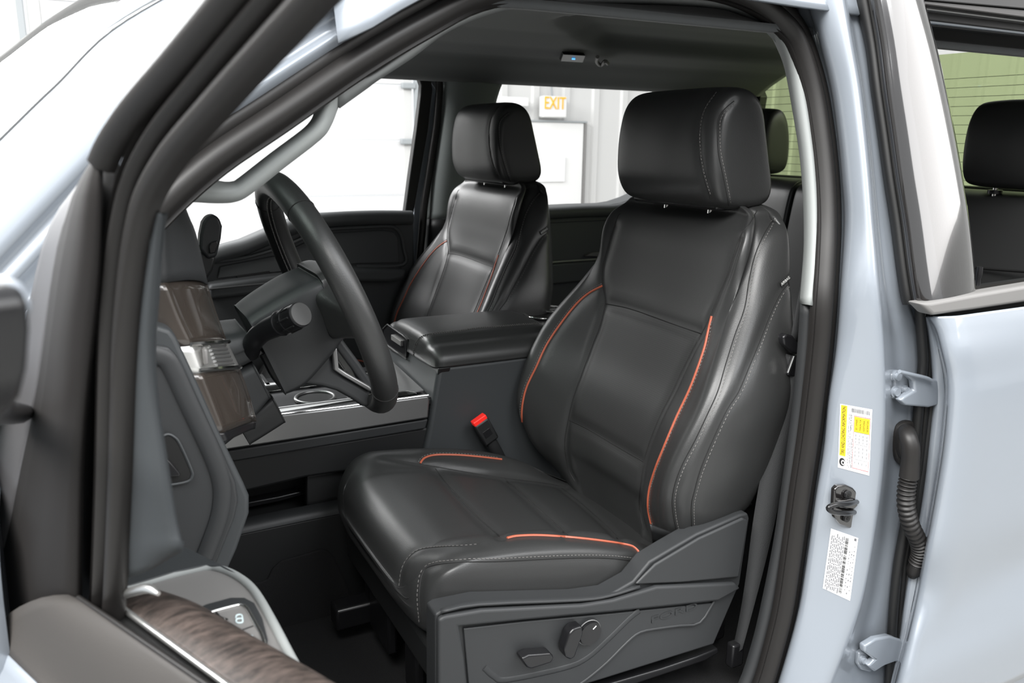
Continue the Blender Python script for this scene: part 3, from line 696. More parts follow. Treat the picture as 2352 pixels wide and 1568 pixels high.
# gauge side of the dash behind the column
prism('knee_panel', [(.04, -.70, 1.32), (.115, -.70, 1.30), (.125, -.70, 1.20), (.115, -.70, 1.05), (.03, -.70, .98)], (0, .45, 0), 'plastic', rt, .01)
loft = [(-.70, 1.32), (-.56, 1.36), (-.46, 1.37), (-.34, 1.355), (-.28, 1.32)]
sheet('binnacle', [[(x, y, z+dz) for y, z in loft] for x, dz in ((-.15, -.02), (.0, .01), (.09, .01), (.125, -.02), (.13, -.06))], 'plastic', rt, .006, nu=4, nv=4)
# outer end panel of the dash
ep = L([(352, 745), (392, 757), (405, 775), (440, 850), (500, 985), (560, 1110), (573, 1140), (573, 1180), (545, 1262), (520, 1318), (470, 1330), (340, 1330), (330, 900)], y=-.795)
epo = prism('end_panel', ep, (0, .05, 0), 'slate', rt, .006)
ip = L([(352, 792), (388, 797), (405, 815), (434, 872), (500, 1012), (542, 1108), (548, 1150), (540, 1190), (498, 1295), (440, 1310), (345, 1310), (335, 900)], y=-.801)
cp = prism('fuse_cover', ip, (0, .01, 0), 'plastic', epo, .004)
bz_ = L([(352, 815), (380, 825), (398, 850), (430, 920), (488, 1045), (508, 1105), (510, 1150), (500, 1200), (470, 1280)], y=-.803)
tube('cover_ridge', bz_, .011, 'plastic', cp, smooth_n=4, flat=.35, up=(0, 1, 0))
rc = prism('release_recess', L([(372, 1003), (385, 998), (398, 1003), (412, 1020), (438, 1078), (440, 1092), (430, 1104), (390, 1112), (370, 1110)], y=-.8015), (0, -.003, 0), 'rubberd', epo, .001)
tube('recess_border', L([(372, 1002), (386, 997), (400, 1003), (413, 1019), (439, 1077), (441, 1093), (431, 1105), (390, 1113), (368, 1112)], y=-.8045), .0018, 'slate', rc, smooth_n=3, sides=6)
prism('release_lever', L([(376, 1045), (384, 1050), (412, 1082), (414, 1090), (378, 1092)], y=-.806), (0, -.006, 0), 'smoothb', rc, .002, label='hood release lever')
# far screen edge on the dash
box('screen', (.08, -.02, 1.345), (.02, .36, .10), 'smoothb', rt, .006)
# ------------------------------------------------------------------ truck cab
cab = root('truck_cab', 'pale blue pickup cab with open front doorway, black door seals and dark interior lining', 'truck cab', (1.0, 0, .55))
def lerp(t, a): return float(np.interp(t, [q[0] for q in a], [q[1] for q in a]))
# roof lining: (x, y) height field with a raised rear bay
def hz(x, y):
    a = abs(y); z = float(np.interp(a, [0, .30, .50, .60, .68, .74], [1.915, 1.912, 1.893, 1.872, 1.835, 1.800]))
    xf = 1.10+.55*(1-min(1, abs(y-.62)/.55))**1.2 if y > 0 else 1.12
    t = min(1, max(0, (x-xf)/.10)); t = t*t*(3-2*t); s = min(1, max(0, (.50-a)/.10)); s = s*s*(3-2*s)
    z += .040*t*s
    f = min(1, max(0, (.62-x)/.35)); z -= .05*f*f
    return z
rows = [[(x, y, hz(x, y)) for y in np.linspace(-.76, .76, 77)] for x in np.linspace(.25, 2.46, 90)]
sheet('headliner', rows, 'head', cab, .012, nu=1, nv=1, off=1, label='charcoal fabric roof lining')
sheet('roof_skin', [[(x, y, z+.03-(.1 if x < .35 else 0)) for y, z in ((-.82, 1.80), (-.79, 1.87), (-.70, 1.925), (0, 1.975), (.70, 1.925), (.79, 1.87), (.82, 1.80))] for x in (.30, .55, 1.2, 2.0, 2.52)], 'paint', cab, .006)
# floor, bulkhead, rear wall, rockers
box('floor_pan', (1.0, 0, .555), (3.2, 1.86, .03), 'carpet', cab, .004)
box('firewall', (-.62, 0, .93), (.04, 1.76, .74), 'plasticb', cab, .006)
box('rocker', (1.0, -.93, .50), (3.2, .10, .16), 'paint', cab, .02); box('rocker', (1.0, .93, .50), (3.2, .10, .16), 'paint', cab, .02)
bw_ = 2.46
prism('rear_wall', [(bw_, -.92, .55), (bw_, .92, .55), (bw_, .88, 1.40), (bw_, .82, 1.50), (bw_, -.82, 1.50), (bw_, -.88, 1.40)], (.04, 0, 0), 'plasticb', cab, .01)
prism('rear_wall', [(bw_, .775, 1.49), (bw_, .90, 1.40), (bw_, .80, 1.90), (bw_, .735, 1.80)], (.04, 0, 0), 'plasticb', cab, .004)
prism('rear_wall', [(bw_, -.775, 1.49), (bw_, -.90, 1.40), (bw_, -.80, 1.90), (bw_, -.735, 1.80)], (.04, 0, 0), 'plasticb', cab, .004)
gl = prism('rear_glass', [(2.475, -.80, 1.46), (2.475, .80, 1.46), (2.475, .76, 1.90), (2.475, -.76, 1.90)], (.004, 0, 0), 'tint', cab, 0, label='green tinted rear window')
hv = []; hf = []
for k in range(12):
    z = 1.515+.028*k; b = len(hv)
    for q in ((2.470, -.78), (2.470, .78), (2.473, .78), (2.473, -.78)):
        hv += [(q[0], q[1], z), (q[0], q[1], z+.0013)]
    hf += [(b, b+2, b+3, b+1), (b+2, b+4, b+5, b+3), (b+4, b+6, b+7, b+5), (b+6, b, b+1, b+7), (b, b+6, b+4, b+2), (b+1, b+3, b+5, b+7)]
mesh('defroster_grid', hv, hf, 'inkgrey', gl, False)
# passenger side pillars
def row4(v, a, b): return [P(a, v, y=.82), P(a+(b-a)*.12, v, y=.772), P(a+(b-a)*.35, v, y=.748), P(a+(b-a)*.7, v, y=.745), P(b, v, y=.765)]
M['pillar'] = principled('grey_green_pillar_trim', (.22, .24, .235), .75, bump=('noise', 900, .2, .0003))
sheet('passenger_pillar_trim', [row4(*r) for r in ((150, 1018, 1175), (190, 1016, 1152), (240, 1014, 1136), (300, 1006, 1130), (360, 997, 1124), (430, 987, 1118), (503, 981, 1100))], 'pillar', cab, .006, label='grey-green pillar trim')
sheet('passenger_pillar_foot', [row4(*r) for r in ((503, 981, 1100), (600, 975, 1090), (700, 968, 1080), (900, 950, 1060), (1050, 940, 1050))], 'plasticb', cab, .006)
tube('passenger_door_seal', L([(900, 150), (960, 155), (992, 163), (1008, 185), (1008, 225), (1002, 290), (993, 350), (984, 410), (975, 470), (969, 540), (960, 640), (950, 760)], y=.79), .0125, 'rubber', cab, sides=12)
prism('passenger_pillar_paint', L([(985, 180), (1004, 210), (996, 300), (984, 380), (972, 480), (962, 600), (945, 760), (925, 760), (944, 600), (952, 470), (962, 330), (980, 230)], y=.83), (0, .02, 0), 'paint', cab, .002)
box('rear_pillar_trim', (2.22, .79, 1.62), (.48, .06, .50), 'plasticb', cab, .02)
box('rear_pillar_trim', (2.34, -.80, 1.62), (.24, .05, .50), 'plasticb', cab, .02)
prism('passenger_header', [P(840, 166, y=.86), P(955, 160, y=.86), P(982, 176, y=.86), P(986, 215, y=.86), P(1090, 215, y=.86), P(1090, 110, y=.86), P(840, 110, y=.86)], (0, .03, 0), 'plasticb', cab, .002)
# driver's doorway: seal
sealp = [(262, 590), (300, 530), (378, 447), (487, 354), (632, 257), (818, 131), (973, 40), (1100, -22), (1260, -48), (1450, -56), (1620, -44), (1735, -8), (1812, 52), (1846, 110), (1875, 205), (1892, 306), (1903, 408), (1907, 510), (1903, 612), (1897, 700), (1889, 800), (1878, 900), (1864, 1010), (1844, 1143), (1828, 1260), (1808, 1395), (1785, 1490), (1762, 1568), (1725, 1660)]
sp3 = [PT(u, v, -.885) for u, v in sealp]
prof = [(-.026, -.010), (-.027, -.003), (-.024, .003), (-.016, .0045), (-.010, .001), (-.0075, .004), (-.004, .011), (.004, .0145), (.012, .012), (.018, .005), (.021, -.001), (.025, .0005), (.027, -.004), (.025, -.010)]
sweep('door_seal', sp3, [(b, n*1.15) for b, n in prof][::-1], 'rubber', cab, nrm=(0, -1, .1), label='black rubber door seal')
# painted A pillar, drip rail and windscreen
sl = [(250, 560), (330, 470), (388, 408), (469, 316), (612, 219), (800, 97), (955, 5), (1080, -50), (1250, -85)]
E0 = [PT(u, v, -.89) for u, v in sl]
_d = E0[1]-E0[3]; _d /= np.linalg.norm(_d); E0 = [E0[1]+_d*k+np.array([0, -.02*k, 0]) for k in (1.3, .8, .4, .15)] + E0[1:]
rows = []
for i, e in enumerate(E0):
    t = E0[min(i+1, len(E0)-1)]-E0[max(i-1, 0)]; t[1] = 0; t /= np.linalg.norm(t); o = np.array([-t[2], 0, t[0]])
    rows.append([e+o*a+np.array([0, b, 0]) for a, b in ((-.004, .02), (.002, 0), (.014, -.012), (.022, -.004), (.034, -.006), (.046, -.020), (.060, -.016), (.072, -.028), (.10, -.022), (.135, -.010), (.160, .03))])
sheet('windscreen_pillar', rows, 'paint', cab, .003, nu=5, nv=4)
lim = [(-2000, 1560), (-1100, 970), (-600, 640), (-330, 460), (-150, 345), (0, 243), (110, 171), (240, 87), (370, 3), (480, -68), (600, -145), (760, -230)]
wr = []
for i, (u, v) in enumerate(lim):
    a = rows[i][-2]; m = P(u, v, y=-.30); q = (a+m)/2+np.array([-.02, 0, .045]); wr.append([a+np.array([0, .004, .002]), q, m, m+np.array([.02, .35, -.02]), m+np.array([.06, .85, -.13])])
sheet('windscreen', wr, 'frit', cab, .005, nu=5, nv=6, off=1, label='windscreen')
# grab handle on the driver's windscreen pillar
outer = [(405, 436), (392, 452), (410, 462), (455, 465), (500, 467), (540, 464), (575, 447), (650, 388), (735, 322), (760, 290), (778, 245), (800, 188), (770, 196), (700, 240), (610, 300), (500, 375)]
inner = [(500, 402), (494, 412), (500, 414), (510, 416), (520, 417), (533, 416), (548, 408), (620, 352), (690, 300), (712, 278), (720, 262), (725, 244), (716, 240), (690, 252), (620, 300), (545, 358)]
mid_ = [((a[0]*.55+b[0]*.45), (a[1]*.55+b[1]*.45)) for a, b in zip(outer, inner)]
mid2 = [((a[0]*.25+b[0]*.75), (a[1]*.25+b[1]*.75)) for a, b in zip(outer, inner)]
loops = [L(outer, y=-.735), L(outer, y=-.765), L(mid_, y=-.785), L(mid2, y=-.778), L(inner, y=-.755), L(inner, y=-.725)]
g = cr(np.array(loops).transpose(1, 0, 2), 4, True).transpose(1, 0, 2)
mesh('grab_handle', g.reshape(-1, 3), gridfaces(g.shape[0], g.shape[1], True)+[((g.shape[0]-1)*g.shape[1]+j, (g.shape[0]-1)*g.shape[1]+(j+1) % g.shape[1], (j+1) % g.shape[1], j) for j in range(g.shape[1])], 'light', cab, label='light grey grab handle with an open slot')
# slim light trim inside the seal, along the roof and down the pillar
up = [(772, 208), (830, 180), (860, 166), (940, 112), (1010, 66), (1090, 24), (1180, 2), (1320, -6), (1500, -8), (1640, 0), (1704, 12), (1760, 44), (1786, 64), (1800, 82)]
dn = [(776, 246), (838, 200), (864, 180), (944, 128), (1016, 74), (1092, 38), (1184, 14), (1320, 7), (1500, 6), (1638, 14), (1700, 30), (1750, 62), (1768, 80), (1786, 97)]
M['trimg'] = principled('mid_grey_trim', (.20, .21, .21), .6)
sheet('roof_edge_trim', [[PT(*a, -.862), PT(*b, -.845)] for a, b in zip(up, dn)], 'trimg', cab, .004, nu=4, nv=1)
pr = [(1785, 51), (1808, 82), (1834, 148), (1849, 230), (1864, 332), (1873, 434), (1876, 510), (1874, 612), (1864, 702)]
pl = [(1767, 58), (1787, 97), (1808, 153), (1827, 255), (1843, 357), (1851, 459), (1853, 561), (1848, 640), (1843, 697)]
sheet('pillar_trim', [[PT(*a, -.878), PT((a[0]+b[0])/2, (a[1]+b[1])/2, -.872), PT(*b, -.845), PT(*b, -.845)+np.array([.03, .03, 0])] for a, b in zip(pr, pl)], 'light', cab, .004, nu=4, nv=2, label='light grey pillar trim')
pr = [(1866, 700), (1868, 800), (1862, 900), (1848, 1010), (1822, 1143), (1805, 1260), (1782, 1400), (1762, 1490), (1740, 1568), (1700, 1660)]
pl = [(1843, 698), (1838, 780), (1830, 880), (1820, 970), (1798, 1130), (1780, 1250), (1752, 1390), (1730, 1480), (1700, 1568), (1650, 1660)]
sheet('pillar_foot_trim', [[PT(*a, -.868), PT(*b, -.850), PT(*b, -.842)+np.array([.10, .04, 0])] for a, b in zip(pr, pl)], 'plastic', cab, .004, nu=4, nv=2)
prism('sill_plate', [(.1, -.90, .60), (1.08, -.90, .60), (1.10, -.84, .60), (.1, -.84, .60)], (0, 0, -.03), 'plastic', cab, .005)
# painted pillar between the two door openings
VV = [-40, 102, 204, 306, 408, 510, 663, 800, 921, 1032, 1143, 1309, 1419, 1568, 1680]
c0 = [1838, 1880, 1905, 1920, 1930, 1936, 1928, 1918, 1901, 1890, 1872, 1848, 1828, 1785, 1745]
c1 = [1925, 1950, 1968, 1980, 1990, 1998, 2012, 2024, 2027, 2024, 2014, 1988, 1962, 1905, 1855]
c3 = [1975, 1996, 2010, 2024, 2036, 2050, 2074, 2125, 2125, 2118, 2105, 2085, 2065, 2052, 2040]
rows = []
for v, a, b, c in zip(VV, c0, c1, c3):
    rows.append([PT(a-26, v, -.862), PT(a, v, -.885), PT(a+8, v, -.912), PT(a+(b-a)*.35, v, -.934), PT(a+(b-a)*.8, v, -.957), PT(b, v, -.962), PT(b+9, v, -.955), PT(b+(c-b)*.3, v, -.935), PT(b+(c-b)*.6, v, -.934), PT(c, v, -.932)])
gp = cr(cr(np.array(rows), 5).transpose(1, 0, 2), 4).transpose(1, 0, 2)
bp = mesh('door_pillar', gp.reshape(-1, 3), gridfaces(gp.shape[0], gp.shape[1], False), 'paint', cab, label='pale blue painted door pillar')
s = bp.modifiers.new('solid', 'SOLIDIFY'); s.thickness = .003; s.offset = 0
pbvh = BVHTree.FromPolygons([Vector(v) for v in gp.reshape(-1, 3)], gridfaces(gp.shape[0], gp.shape[1], False))
def onp(u, v, off=.0022):
    d = AX @ np.array([u-1176, 784-v, FPX]); d /= np.linalg.norm(d); h = pbvh.ray_cast(Vector(CP), Vector(d), 6)
    if h[0] is None: return P(u, v, y=-.94)
    n = h[1]; n = -n if n.dot(Vector(d)) > 0 else n
    return np.array(h[0]+n*off)
sheet('door_gutter', [[PT(c-4, v, -.925), PT(c+45, v, -.90), PT(c+110, v, -.90)] for v, c in zip(VV, c3)], 'paintd', cab, .003, nu=4, nv=1)
dl = [(2112, 690), (2116, 760), (2120, 830), (2113, 900), (2108, 960), (2100, 1040), (2092, 1120), (2078, 1210), (2062, 1300), (2052, 1400), (2046, 1500), (2040, 1600)]
tube('rear_door_seal', [PT(u, v, -.95) for u, v in dl], .0085, 'rubberd', cab, sides=10)
tube('rear_door_seal', [PT(u+16, v, -.945) for u, v in dl], .006, 'rubberd', cab, sides=10)
# labels on the pillar
def decal(name, cn, s0, s1, t0, t1, mat, par, off=.0022, n=6, label=None):
    """cn = 4 corners of the label (tl, tr, br, bl); s across, t down."""
    def at_(s, t): 
        a = np.array(cn[0])*(1-s)+np.array(cn[1])*s; b = np.array(cn[3])*(1-s)+np.array(cn[2])*s; return a*(1-t)+b*t
    vs = [onp(*at_(s0+(s1-s0)*i/n, t0+(t1-t0)*j/n), off) for j in range(n+1) for i in range(n+1)]
    fs = [(j*(n+1)+i, j*(n+1)+i+1, (j+1)*(n+1)+i+1, (j+1)*(n+1)+i) for j in range(n) for i in range(n)]
    return mesh(name, vs, fs, mat, par, True, label)
def bars(name, cn, lst, mat, par, off=.0030):
    vs = []; fs = []
    for s0, s1, t0, t1 in lst:
        b = len(vs)
        for s, t in ((s0, t0), (s1, t0), (s1, t1), (s0, t1)):
            a = np.array(cn[0])*(1-s)+np.array(cn[1])*s; c = np.array(cn[3])*(1-s)+np.array(cn[2])*s; vs.append(onp(*(a*(1-t)+c*t), off))
        fs.append((b, b+1, b+2, b+3))
    return mesh(name, vs, fs, mat, par, False)
def dtext(body, cn, s, t, h, mat, par, wid, off=.0032):
    """Lettering reading upwards, centred at (s, t); h cap height in s units, wid length in t units."""
    c = bpy.data.curves.new('lettering', 'FONT'); c.body = body; c.size = 1; c.align_x = 'CENTER'; c.align_y = 'CENTER'
    o = bpy.data.objects.new('lettering', c); COL.objects.link(o)
    me = bpy.data.meshes.new_from_object(o.evaluated_get(bpy.context.evaluated_depsgraph_get())); bpy.data.objects.remove(o)
    xs = [v.co.x for v in me.vertices]; W_ = max(xs)-min(xs); ys_ = [v.co.y for v in me.vertices]; H_ = max(ys_)-min(ys_); cxm = (max(xs)+min(xs))/2; cym = (max(ys_)+min(ys_))/2
    for v in me.vertices:
        tt = t-(v.co.x-cxm)/W_*wid; ss = s-(v.co.y-cym)/H_*h
        a = np.array(cn[0])*(1-ss)+np.array(cn[1])*ss; b = np.array(cn[3])*(1-ss)+np.array(cn[2])*ss; v.co = Vector(onp(*(a*(1-tt)+b*tt), off))
    me.materials.append(M[mat]); return add('lettering', me, par)
T = [(1930, 926), (2002, 939), (1995, 1091), (1924, 1072)]
tl = decal('tire_label', T, 0, 1, 0, 1, 'paper', cab, .0022, 8, 'white and yellow tire label with a bar code')
decal('yellow_band', T, .03, .22, .012, .80, 'yellow', tl, .0028)
dtext('TIRE AND LOADING INFORMATION', T, .125, .405, .105, 'ink', tl, .75, .0034)
cc_ = [(.125+.095*math.cos(a), .895+.062*math.sin(a)) for a in np.linspace(0, 2*math.pi, 20, endpoint=False)]
def poly(name, cn, pts, mat, par, off):
    vs = []
    for s, t in pts:
        a = np.array(cn[0])*(1-s)+np.array(cn[1])*s; c = np.array(cn[3])*(1-s)+np.array(cn[2])*s; vs.append(onp(*(a*(1-t)+c*t), off))
    return mesh(name, vs, [tuple(range(len(vs)))], mat, par, False)
poly('tire_symbol', T, cc_, 'ink', tl, .0030); poly('tire_symbol', T, [(.15+(s-.125)*.62, .90+(t-.895)*.62) for s, t in cc_], 'paper', tl, .0034); poly('tire_symbol', T, [(.15+(s-.125)*.33, .90+(t-.895)*.33) for s, t in cc_], 'ink', tl, .0038)
random.seed(3); bl = []; x = .34
while x < .93: wdt = random.choice((.006, .010, .016)); bl.append((x, x+wdt, .03, .095)); x += wdt+random.choice((.008, .013))
bars('bar_code', T, bl, 'inkgrey', tl)
decal('yellow_field', T, .46, .94, .155, .385, 'yellow', tl, .0028)
for k, s_ in enumerate(('SEE OWNERS', 'MANUAL FOR', 'ADDITIONAL', 'INFORMATION')): dtext(s_, T, .53+.115*k, .27, .055, 'ink', tl, .17)
bars('table_outline', T, [(.44, .96, .140, .148), (.44, .96, .940, .948), (.44, .452, .14, .948), (.948, .96, .14, .948)], 'redink', tl)
bars('table_lines', T, [(.46, .94, .385, .389), (.46, .94, .57, .574), (.46, .94, .80, .804), (.575, .58, .39, .94), (.69, .695, .39, .94), (.81, .815, .39, .94)], 'inkgrey', tl)
dtext('1895 kg or 4178 lbs', T, .375, .25, .06, 'ink', tl, .25)
random.seed(5); bl = []
for s_ in (.285, .335, .385, .415):
    t = .5 if s_ > .36 else .12
    while t < .96:
        ln = random.uniform(.02, .06); bl.append((s_, s_+.014, t, min(.97, t+ln))); t += ln+.012
for s_ in (.51, .625, .745, .87):
    for t in (.42, .47, .52, .61, .67, .73, .84): bl.append((s_, s_+.016, t, t+.035))
bars('small_print', T, bl, 'inkgrey', tl)
V_ = [(1908, 1212), (1970, 1234), (1951, 1378), (1889, 1349)]
vl = decal('certification_label', V_, 0, 1, 0, 1, 'paper', cab, .0022, 8, 'white label of small print and a bar code')
random.seed(9); bl = []; t = .06
while t < .95: wdt = random.choice((.004, .007, .011)); bl.append((.55, .67, t, t+wdt)); t += wdt+random.choice((.005, .009))
bars('bar_code', V_, bl, 'ink', vl); bl = []
for s_ in np.arange(.06, .52, .062):
    t = random.uniform(.03, .12)
    while t < .93:
        ln = random.uniform(.02, .09); bl.append((s_, s_+.028, t, t+ln)); t += ln+.014
for s_ in (.74, .82, .90):
    t = random.uniform(.1, .25)
    while t < .9:
        ln = random.uniform(.008, .03); bl.append((s_, s_+.03, t, t+ln)); t += ln+random.uniform(.02, .08)
bl.append((.86, .94, .02, .06)); bars('small_print', V_, bl, 'inkgrey', vl)
# striker
def pz(px, y): return L(px, y=y)
skp = [(1918, 1124), (1926, 1115), (1944, 1113), (1960, 1120), (1973, 1134), (1976, 1160), (1974, 1190), (1966, 1211), (1952, 1214), (1930, 1204), (1919, 1190), (1916, 1160)]
so = onp(1946, 1163, .003); ys = so[1]
skr = prism('door_striker', pz(skp, ys-.004), (0, .010, 0), 'gloss', cab, .003, 4, label='black door striker')
tube('loop', [P(1968, 1152, y=ys-.004), P(1950, 1156, y=ys-.030), P(1925, 1158, y=ys-.045), P(1908, 1162, y=ys-.047), P(1903, 1168, y=ys-.047), P(1915, 1176, y=ys-.045), P(1945, 1178, y=ys-.030), P(1962, 1176, y=ys-.004)], .0042, 'smoothb', skr, sides=12)
prism('loop_guard', [P(1925, 1150, y=ys-.008), P(1960, 1146, y=ys-.008), P(1972, 1160, y=ys-.008), P(1962, 1170, y=ys-.008), P(1930, 1166, y=ys-.008)], (0, .008, 0), 'gloss', skr, .002)
for u, v in ((1945, 1135), (1943, 1188)):
    c = P(u, v, y=ys-.005); tube('screw', [c, c+np.array([0, -.004, 0])], .0075, 'smoothb', skr, smooth_n=0, sides=20); tube('screw_socket', [c+np.array([0, -.0035, 0]), c+np.array([0, -.0048, 0])], .003, 'rubberd', skr, smooth_n=0, sides=6)
# interior lamp and coat hook over the passenger rear window
lm = L([(1290, 119), (1340, 122), (1335, 136), (1284, 133)], y=.55)
def onroof(u, v):
    d = AX @ np.array([u-1176, 784-v, FPX]); d /= np.linalg.norm(d)
    for k in np.arange(1.5, 4.5, .004):
        p = CP+d*k
        if p[2] > hz(p[0], p[1])-.004: return p
    return p
lamp = prism('reading_lamp', [onroof(*q) for q in ((1290, 118), (1341, 121), (1335, 137), (1284, 134))], (0, -.012, -.010), 'smoothb', cab, .002, label='black reading lamp with blue light')
c = onroof(1313, 127)+np.array([0, -.012, -.012]); box('blue_light', c, (.010, .004, .004), 'blueled', lamp, 0, label='small blue light')
q = [onroof(*a)+np.array([0, -.012, -.012]) for a in ((1368, 122), (1366, 133), (1376, 142), (1385, 132), (1392, 138))]
tube('coat_hook', q, .006, 'grey', cab, sides=8)
# ------------------------------------------------------------------ hinges and wiring boot of the rear door
def hinge(label, plate, arm, bolts, y, extra=None):
    c = P(*arm[0], y=y); h = root('hinge', label, 'door hinge', tuple(c), 'rear door hinges')
    pp = prism('hinge_plate', L(plate, y=y), (0, -.010, 0), 'paint', h, .003)
    prism('hinge_arm', L(arm, y=y-.012), (0, -.014, 0), 'paint', h, .004, 4)
    for u, v, r in bolts:
        cc = P(u, v, y=y-.010); tube('bolt', [cc, cc+np.array([0, -.008, 0])], r, 'paint', h, smooth_n=0, sides=20 if r > .007 else 16)
        tube('bolt_washer', [cc, cc+np.array([0, -.003, 0])], r*1.35, 'paint', h, smooth_n=0, sides=20)
    return h
h1 = hinge('upper hinge of the rear door, above the black wiring boot', [(2037, 856), (2054, 847), (2072, 852), (2078, 875), (2084, 900), (2070, 914), (2040, 912), (2036, 897), (2044, 890), (2044, 874), (2036, 868)],
           [(2064, 853), (2090, 858), (2140, 868), (2150, 890), (2142, 924), (2118, 931), (2064, 926), (2052, 914), (2062, 905), (2086, 892), (2084, 872)], [(2057, 863, .0068), (2054, 898, .0075), (2076, 894, .006)], -.938)
tube('hinge_rib', L([(2066, 853), (2100, 861), (2128, 868), (2140, 874)], y=-.970), .0035, 'paint', h1, sides=8)
h2 = hinge('lower hinge of the rear door, near the bottom of the pillar', [(1963, 1494), (1975, 1486), (1992, 1500), (2000, 1528), (1990, 1537), (1970, 1532), (1962, 1520)],
           [(1972, 1488), (1972, 1474), (1998, 1458), (2030, 1452), (2056, 1460), (2070, 1478), (2072, 1512), (2042, 1511), (2018, 1520), (1996, 1534), (1980, 1520), (1996, 1506)], [(2014, 1477, .0060), (1979, 1513, .0062)], -.938)
wb = root('wiring_boot', 'black corrugated rubber wiring boot between the two hinges', 'wiring boot', tuple(P(2068, 1016, y=-.94)))
ov = [(2068+31*math.cos(a)*(1 if math.cos(a) > 0 else 1), 1017+55*math.copysign(abs(math.sin(a))**.8, math.sin(a))) for a in np.linspace(0, 2*math.pi, 28, endpoint=False)]
prism('boot_flange', L([(u+8, v) for u, v in ov], y=-.935), (0, -.014, 0), 'rubber', wb, .005, 4)
prism('boot_collar', L([(2074+(u-2068)*.68, 1014+(v-1017)*.78) for u, v in ov], y=-.945), (0, -.016, 0), 'rubber', wb, .006, 4)
tube('elbow', [P(2080, 990, y=-.955), P(2086, 1002, y=-.975), P(2092, 1030, y=-.985), P(2091, 1060, y=-.985), P(2088, 1095, y=-.985)], [.013, .0145, .015, .015, .0165], 'rubber', wb, sides=20)
cp_ = cr([P(2087, 1095, y=-.985), P(2082, 1125, y=-.985), P(2082, 1165, y=-.985), P(2092, 1205, y=-.985), P(2108, 1240, y=-.982), P(2113, 1268, y=-.98), P(2106, 1296, y=-.975)], 40)
rr = [.0135+.0022*math.sin(i/len(cp_)*2*math.pi*23) for i in range(len(cp_))]
tube('corrugated_sleeve', cp_, rr, 'rubber', wb, smooth_n=0, sides=22)
tube('end_cone', [P(2107, 1290, y=-.975), P(2100, 1310, y=-.97), P(2094, 1322, y=-.965)], [.013, .014, .008], 'rubber', wb, sides=16, smooth_n=2)
# ------------------------------------------------------------------ rear door (closed)
rd = root('door', 'pale blue rear door with piano black window pillar, closed', 'truck door', (1.9, -1.0, 1.0), kind='thing')
gv = [0-40, 0, 102, 204, 306, 408, 510, 612, 676, 697]
gL = [2000, 2007, 2025, 2038, 2053, 2067, 2083, 2096, 2106, 2111]; gR = [2100, 2112, 2140, 2163, 2183, 2201, 2217, 2228, 2232, 2233]
rows = [[PT(a, v, -.965), PT(a+3, v, -.985), PT(a+(b-a)*.35, v-(0 if v < 690 else 6), -.992), PT(a+(b-a)*.7, v-(0 if v < 690 else 12), -.992), PT(b-2, v-(0 if v < 690 else 19), -.985), PT(b, v-(0 if v < 690 else 20), -.97)] for v, a, b in zip(gv, gL, gR)]
sheet('window_pillar', rows, 'gloss', rd, .006, nu=4, nv=3, off=1, label='piano black window pillar')
rows = [[PT(a-30-(6 if v < 100 else 0), v, -.945), PT(a-21, v, -.962), PT(a-14, v, -.955), PT(a-8, v, -.966), PT(a+2, v, -.968)] for v, a in zip(gv, gL)]
sheet('pillar_weatherstrip', rows, 'rubberd', rd, .006, nu=4, nv=3, off=1)
def ext(px, n=2700):
    (a, b), (c, d) = px[-2], px[-1]; return px+[(n, d+(d-b)/(c-a)*(n-c))]
def band_(name, t, b, y, mat, dpt=.03, par=rd, bev=.003):
    t = ext(t); b = ext(b); return prism(name, [PT(u, v, y) for u, v in t]+[PT(u, v, y) for u, v in b[::-1]], (0, dpt, 0), mat, par, bev)
band_('upper_frame', [(2108, -38), (2352, -12)], [(2112, 0), (2352, 21)], -.975, 'rubberd')
band_('upper_frame', [(2112, 1), (2352, 23)], [(2116, 11), (2352, 41)], -.985, 'rubber')
band_('drip_trim', [(2116, 12), (2352, 43)], [(2118, 21), (2352, 51)], -.97, 'satin')
band_('glass_run', [(2118, 21), (2352, 51)], [(2126, 45), (2352, 72)], -.955, 'rubberd')
band_('inner_roof_trim', [(2126, 44), (2352, 71)], [(2130, 59), (2352, 83)], -.90, 'plastic', .02, cab)
ml = [(2115, 697), (2140, 694), (2233, 677), (2352, 657)]; mb = [(2143, 725), (2233, 713), (2352, 695)]
prism('belt_molding', [PT(u, v, -1.004, 9) for u, v in ext(ml)]+[PT(u, v, -1.004, 9) for u, v in ext(mb)[::-1]], (0, .03, 0), 'grey', rd, .006, 4)
prism('belt_inner_strip', [PT(u, v, -.965, 9) for u, v in ext([(2234, 669), (2352, 651)])]+[PT(u, v, -.965, 9) for u, v in ext([(2234, 682), (2352, 664)])[::-1]], (0, .03, 0), 'rubber', rd, .003)
fe = [(726, 2130), (760, 2137), (811, 2144), (866, 2148), (921, 2150), (1032, 2139), (1143, 2125), (1253, 2106), (1364, 2086), (1475, 2070), (1568, 2050), (1680, 2030)]
ce = [(726, 2143), (760, 2158), (811, 2170), (866, 2180), (921, 2181), (1032, 2170), (1143, 2153), (1253, 2133), (1364, 2113), (1475, 2088), (1568, 2064), (1680, 2040)]
yz = [(.50, -1.03), (.62, -1.040), (.70, -1.036), (.755, -1.024), (.79, -1.012), (.83, -1.022), (.90, -1.032), (1.05, -1.036), (1.20, -1.034), (1.29, -1.024), (1.34, -1.008), (1.375, -.992)]
rows = []
